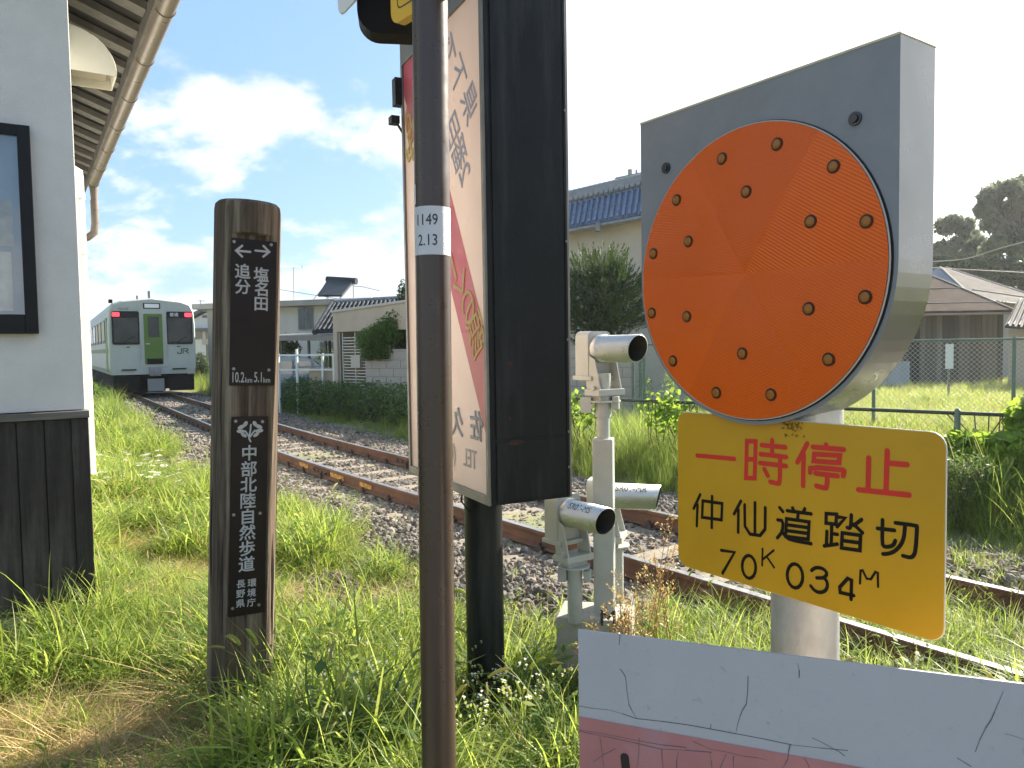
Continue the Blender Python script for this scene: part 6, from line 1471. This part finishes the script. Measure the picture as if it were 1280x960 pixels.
def build_grass():
    P, S, I, RT = [], [], [], []
    sw = [tuple(on_z(*p).xy)+(r,) for p, r in (((40, 935), .55), ((150, 905), .5), ((235, 885), .38), ((120, 950), .5), ((250, 945), .35), ((420, 745), .40), ((470, 735), .3), ((160, 745), .30), ((225, 705), .38), ((205, 640), .55), ((110, 955), .3), ((170, 680), .35), ((370, 735), .25))]
    def straw(x, y):
        v = max(0, max(1.15-math.hypot(x-a, y-b)/r for a, b, r in sw)); return min(1, v)
    def add(x, y, i, s, rz=None, tilt=.12):
        P.append((x, y, float(terrain(x, y))+.0)); S.append(s); I.append(i); RT.append((random.gauss(0, tilt), random.gauss(0, tilt), random.uniform(0, 6.28) if rz is None else rz))
    def nz(x, y, f, o=0): return noise.noise(Vector((x*f+o, y*f-o, o*.37)))
    # near side of the line
    def near(n, y0, y1, sc0, sc1, pw=1.):
        k = 0; tries = 0
        while k < n and tries < n*12:
            tries += 1
            y = y0+(y1-y0)*random.random()**pw; x = random.uniform(-.74*y-.9, .72*y+.8)
            s, v = sv(x, y); d = float(dv_of(s, v))
            edge = -1.55+.30*nz(x, y, .9)+.12*nz(x, y, 3.1)
            if s < 2.6: edge += (2.6-s)*1.1
            if s < .35 or v < -3.2: continue
            inb = d < edge
            if not inb:
                if d > 2.2 or d > edge+.5 or random.random() > .10*math.exp(-(d-edge)*4): continue
            if not clear_of(x, y): continue
            if abs(abs(d)-GA) < .07: continue
            st = straw(x, y)+.35*max(0, nz(x, y, 1.3, 4)); q = random.random(); low = 1-.45*max(0, (d-edge+.55)/.55) if inb else .55
            g2 = nz(x, y, .8, 9)
            if q < st*.85: i = 3 if random.random() < .7 else 4; low = .9
            else:
                c = random.random()
                i = (0 if c < .24 else 1 if c < .37 else 2 if c < .50 else 4 if c < .54 else 3 if c < .565 else 13 if c < .76 else 5+int(random.random()*2) if c < .80 else 7 if c < .97 else 4)
                if g2 > .18 and random.random() < .35: i = 1
                if st > .35: low *= .6
            add(x, y, i, random.uniform(sc0, sc1)*low*max(.35, .85+1.1*nz(x, y, 2.2, 21)+.5*g2)); k += 1
    near(4500, 1.9, 4.8, .60, 1.02); near(3300, 4.8, 8.5, .75, 1.15); near(2500, 8.5, 16, .95, 1.45); near(1700, 16, 34, 1.3, 1.9)
    # foxtails standing out at the edge of the gravel and bottom left
    for px, py, n in ((470, 850, 12), (420, 900, 16), (60, 780, 6), (180, 660, 8), (350, 670, 7), (200, 610, 6), (600, 905, 8), (640, 870, 5), (880, 800, 6), (140, 790, 5), (680, 830, 7), (700, 880, 7)):
        c = on_z(px, py)
        for _ in range(n):
            x, y = c.x+random.gauss(0, .22), c.y+random.gauss(0, .22)
            if clear_of(x, y): add(x, y, 5+random.randrange(2), random.uniform(.75, 1.05))
    for px, py, n, r_ in ((165, 600, 9, .5), (120, 610, 4, .4), (205, 620, 5, .4)):
        c = on_z(px, py)
        for _ in range(n): 
            x, y = c.x+random.gauss(0, r_), c.y+random.gauss(0, r_)
            if clear_of(x, y): add(x, y, 8, random.uniform(.9, 1.2))
    for px, py, n, r_ in ((605, 855, 5, .12), (640, 880, 5, .14), (480, 890, 3, .15), (520, 920, 3, .15), (660, 930, 3, .12)):
        c = on_z(px, py+25)
        for _ in range(n):
            x, y = c.x+random.gauss(0, r_), c.y+random.gauss(0, r_)
            if clear_of(x, y): add(x, y, 9, random.uniform(.8, 1.1))
    # leafy lime growth around the detector and between the rails near the crossing
    for px, py, n, r_, ii in ((735, 835, 26, .12, (7, 13, 0)), (700, 830, 20, .10, (13, 0, 4)), (775, 840, 26, .12, (13, 0, 7)), (850, 850, 90, .28, (0, 13, 1)), (930, 800, 110, .33, (0, 13, 1, 13)), (800, 830, 50, .2, (7, 13, 0)), (640, 830, 40, .2, (0, 7, 1)), (1130, 830, 80, .3, (1, 0, 13)), (1200, 800, 60, .3, (0, 13, 5)), (1240, 770, 40, .3, (13, 0, 5)), (1030, 800, 70, .3, (1, 0, 13))):
        c = on_z(px, py)
        for _ in range(n):
            x, y = c.x+random.gauss(0, r_), c.y+random.gauss(0, r_); s, v = sv(x, y); d = float(dv_of(s, v))
            if clear_of(x, y) and abs(abs(d)-GA) > .085: add(x, y, random.choice(ii), random.uniform(.6, .95)*(.75 if abs(d) < 1.3 else 1))
    scatter('verge_grass', protos(), P, RT, S, I)
    P.clear(); S.clear(); I.clear(); RT.clear()
    # far bank
    for _ in range(5600):
        s = random.uniform(-3, 30); d = random.uniform(1.9, 4.1); e = 2.05+.3*nz(s, 0, .6, 2)
        if s < 3.2 and d < e+.5 and random.random() < .7: continue
        if d < e: continue
        p = track(s, d)[0]
        hgt = min(1, .35+(d-e)*.7)
        if s > 13: i = random.choice((12, 12, 0, 10)); hgt *= .75
        else: i = random.choice((10, 10, 11, 10, 1, 7))
        add(p.x, p.y, i, random.uniform(.75, 1.1)*hgt*(1.0 if s < 13 else .8))
    for _ in range(260):   # tussocks on the shoulder ballast at the right
        s = random.uniform(.5, 3.2); d = random.uniform(1.0, 2.4); p = track(s, d)[0]; add(p.x, p.y, random.choice((2, 12, 4, 0)), random.uniform(.35, .8))
    scatter('bank_grass', protos(), P, RT, S, I)
    P.clear(); S.clear(); I.clear(); RT.clear()
    # field beyond the fences
    n = 0
    while n < 7500:
        y = random.uniform(7.5, 30); x = random.uniform(-.1*y, .82*y+1); s, v = sv(x, y); d = float(dv_of(s, v))
        if d < 3.6: continue
        if Vector((x, y)).length > 27.5 and random.random() < .6: continue
        w = WALL_M.inverted() @ Vector((x, y, 0))
        if w.x < WALL_L+.3 and w.y > -.1: continue
        add(x, y, random.choice((12, 12, 12, 13, 2)), random.uniform(.8, 1.25)*(1+.4*nz(x, y, .4))*(1+max(0, y-14)*.02)); n += 1
    for _ in range(1500):
        s = random.uniform(24, 60); d = random.uniform(2.2, 7); p = track(s, d)[0]; add(p.x, p.y, random.choice((12, 13, 10)), random.uniform(.9, 1.5))
    for _ in range(700):
        s = random.uniform(20, 34); d = -random.uniform(1.75, 2.8); p = track(s, d)[0]; add(p.x, p.y, random.choice((12, 13, 10, 7)), random.uniform(.8, 1.2))
    scatter('field_grass', protos(), P, RT, S, I)
build_grass()
def build_weeds():
    mats = [GM[k] for k in ('brown', 'seed', 'straw', 'fresh')]
    rg = np.random.default_rng(77)
    for k, (px, py, Y, h_) in enumerate(((768, 800, 3.25, .62), (806, 800, 3.35, .80), (828, 795, 3.5, .62), (790, 800, 3.2, .55), (745, 800, 3.1, .55), (722, 800, 3.15, .42))):
        b = at(px, 440, Y); t = thing('dry_weed', ('dry brown weed in front of the square detector post', 'tallest dry brown seeded weed, just right of the detector post', 'dry brown seeded weed touching the left edge of the yellow plate', 'dry brown weed between the detector post and the tallest weed', 'dry brown weed rising over the left low barrel', 'shortest dry brown weed, in front of the left low detector head')[k], 'weed', Matrix.Translation((b.x, b.y, 0)), 'dry seeded weeds around the detector')
        tb = TB(100+k); r = tb.r; mb = MB(); lean = r.uniform(-.12, .18)
        for st in range(3):
            p0 = Vector((r.normal(0, .03), r.normal(0, .03), 0)); top = Vector((p0.x+lean*h_+r.normal(0, .05), p0.y+r.normal(0, .04), h_*r.uniform(.75, 1.05))); mid = p0.lerp(top, .5)+Vector((r.normal(0, .015), r.normal(0, .015), 0))
            mb.tube([p0, mid, top], [.0028, .002, .0009], 5)
            for j in range(11):
                f = .30+.7*j/11; a = p0.lerp(mid, f*2) if f < .5 else mid.lerp(top, f*2-1); th = r.uniform(0, 6.28); L = .13*(1.15-f); e = a+Vector((math.cos(th)*L, math.sin(th)*L, L*1.0)); mb.tube([a, e], [.0012, .0006], 4)
                for q in range(9):
                    c = np.array(a.lerp(e, r.uniform(.25, 1.05)))+r.normal(0, .006, 3); d = r.normal(size=3); tb.leaf(c, d, r.normal(size=3), r.uniform(.008, .017), .008, int(r.choice([0, 0, 1, 2])))
        mb.build('stem', GM['brown'], t)
        o = tb.obj(mats); o.name = 'seed_head'; o['kind'] = 'stuff'; o.parent = t; C.objects.link(o)
    # broad climbing leaves on the low fence
    def vine(px0, px1, z0, z1, n, lab, size=.10):
        a = hit(LOW_M, px0, 520, 1, 0).x; b = hit(LOW_M, px1, 520, 1, 0).x
        t = thing('climbing_vine', lab, 'vine', LOW_M); blobs = []
        x = a
        while x < b: blobs.append(((x, random.uniform(-.50 if n > 1000 else -.12, .12), random.uniform(z0, z1)), (.26, .24, .24))); x += .10
        leaves('foliage', blobs, n, size, M_vine, t, up=.5, out=.5, aspect=.85)
        mb = MB()
        for _ in range(14): x = random.uniform(a, b); mb.tube([(x, 0, 0), (x+random.uniform(-.2, .2), .02, .4), (x+random.uniform(-.3, .3), 0, .85)], .006, 5)
        mb.build('stem', M_bark, t)
    vine(1204, 1310, .15, .82, 4200, 'bright broad-leaved vine covering the low fence at the right edge')
    vine(690, 745, .55, .86, 340, 'small leafy vine over the low fence beside the black box', .08)
    vine(815, 868, .6, .85, 320, 'leafy vine over the low fence under the flasher', .08)
    # ferny clump right of the plate
    b = on_z(1196, 655); t = thing('feathery_weed', 'feathery green weed clump on the ballast right of the yellow plate', 'weed', Matrix.Translation((b.x, b.y, 0)))
    leaves('foliage', [((0, 0, .3), (.22, .22, .3)), ((.15, 0, .42), (.16, .16, .18)), ((-.12, .1, .45), (.16, .16, .16))], 3000, .04, leaf_mat('feathery_leaf', (.10, .15, .045), .4, (.22, .30, .08), vscale=4.), t, aspect=.3)
    mb = MB()
    for _ in range(12): th = random.uniform(0, 6.28); mb.tube([(0, 0, 0), (.1*math.cos(th), .1*math.sin(th), .3), (.2*math.cos(th), .2*math.sin(th), .5)], .004, 4)
    mb.build('stem', M_bark, t)
build_weeds()
# ---------------------------------------------------------------- evening haze over the whole place
def build_haze():
    m = bpy.data.materials.new('thin_air'); m.use_nodes = True; nt = m.node_tree; nt.nodes.remove(nt.nodes['Principled BSDF'])
    v = nt.nodes.new('ShaderNodeVolumePrincipled'); v.inputs['Color'].default_value = (.92, .95, 1, 1); v.inputs['Density'].default_value = .00045; v.inputs['Anisotropy'].default_value = .5
    nt.links.new(v.outputs[0], nt.nodes['Material Output'].inputs['Volume'])
    q = MB(); q.span((-1700, -1700, -2.2), (1700, 1700, 22)); o = q.build('haze', m); o['kind'] = 'stuff'
build_haze()
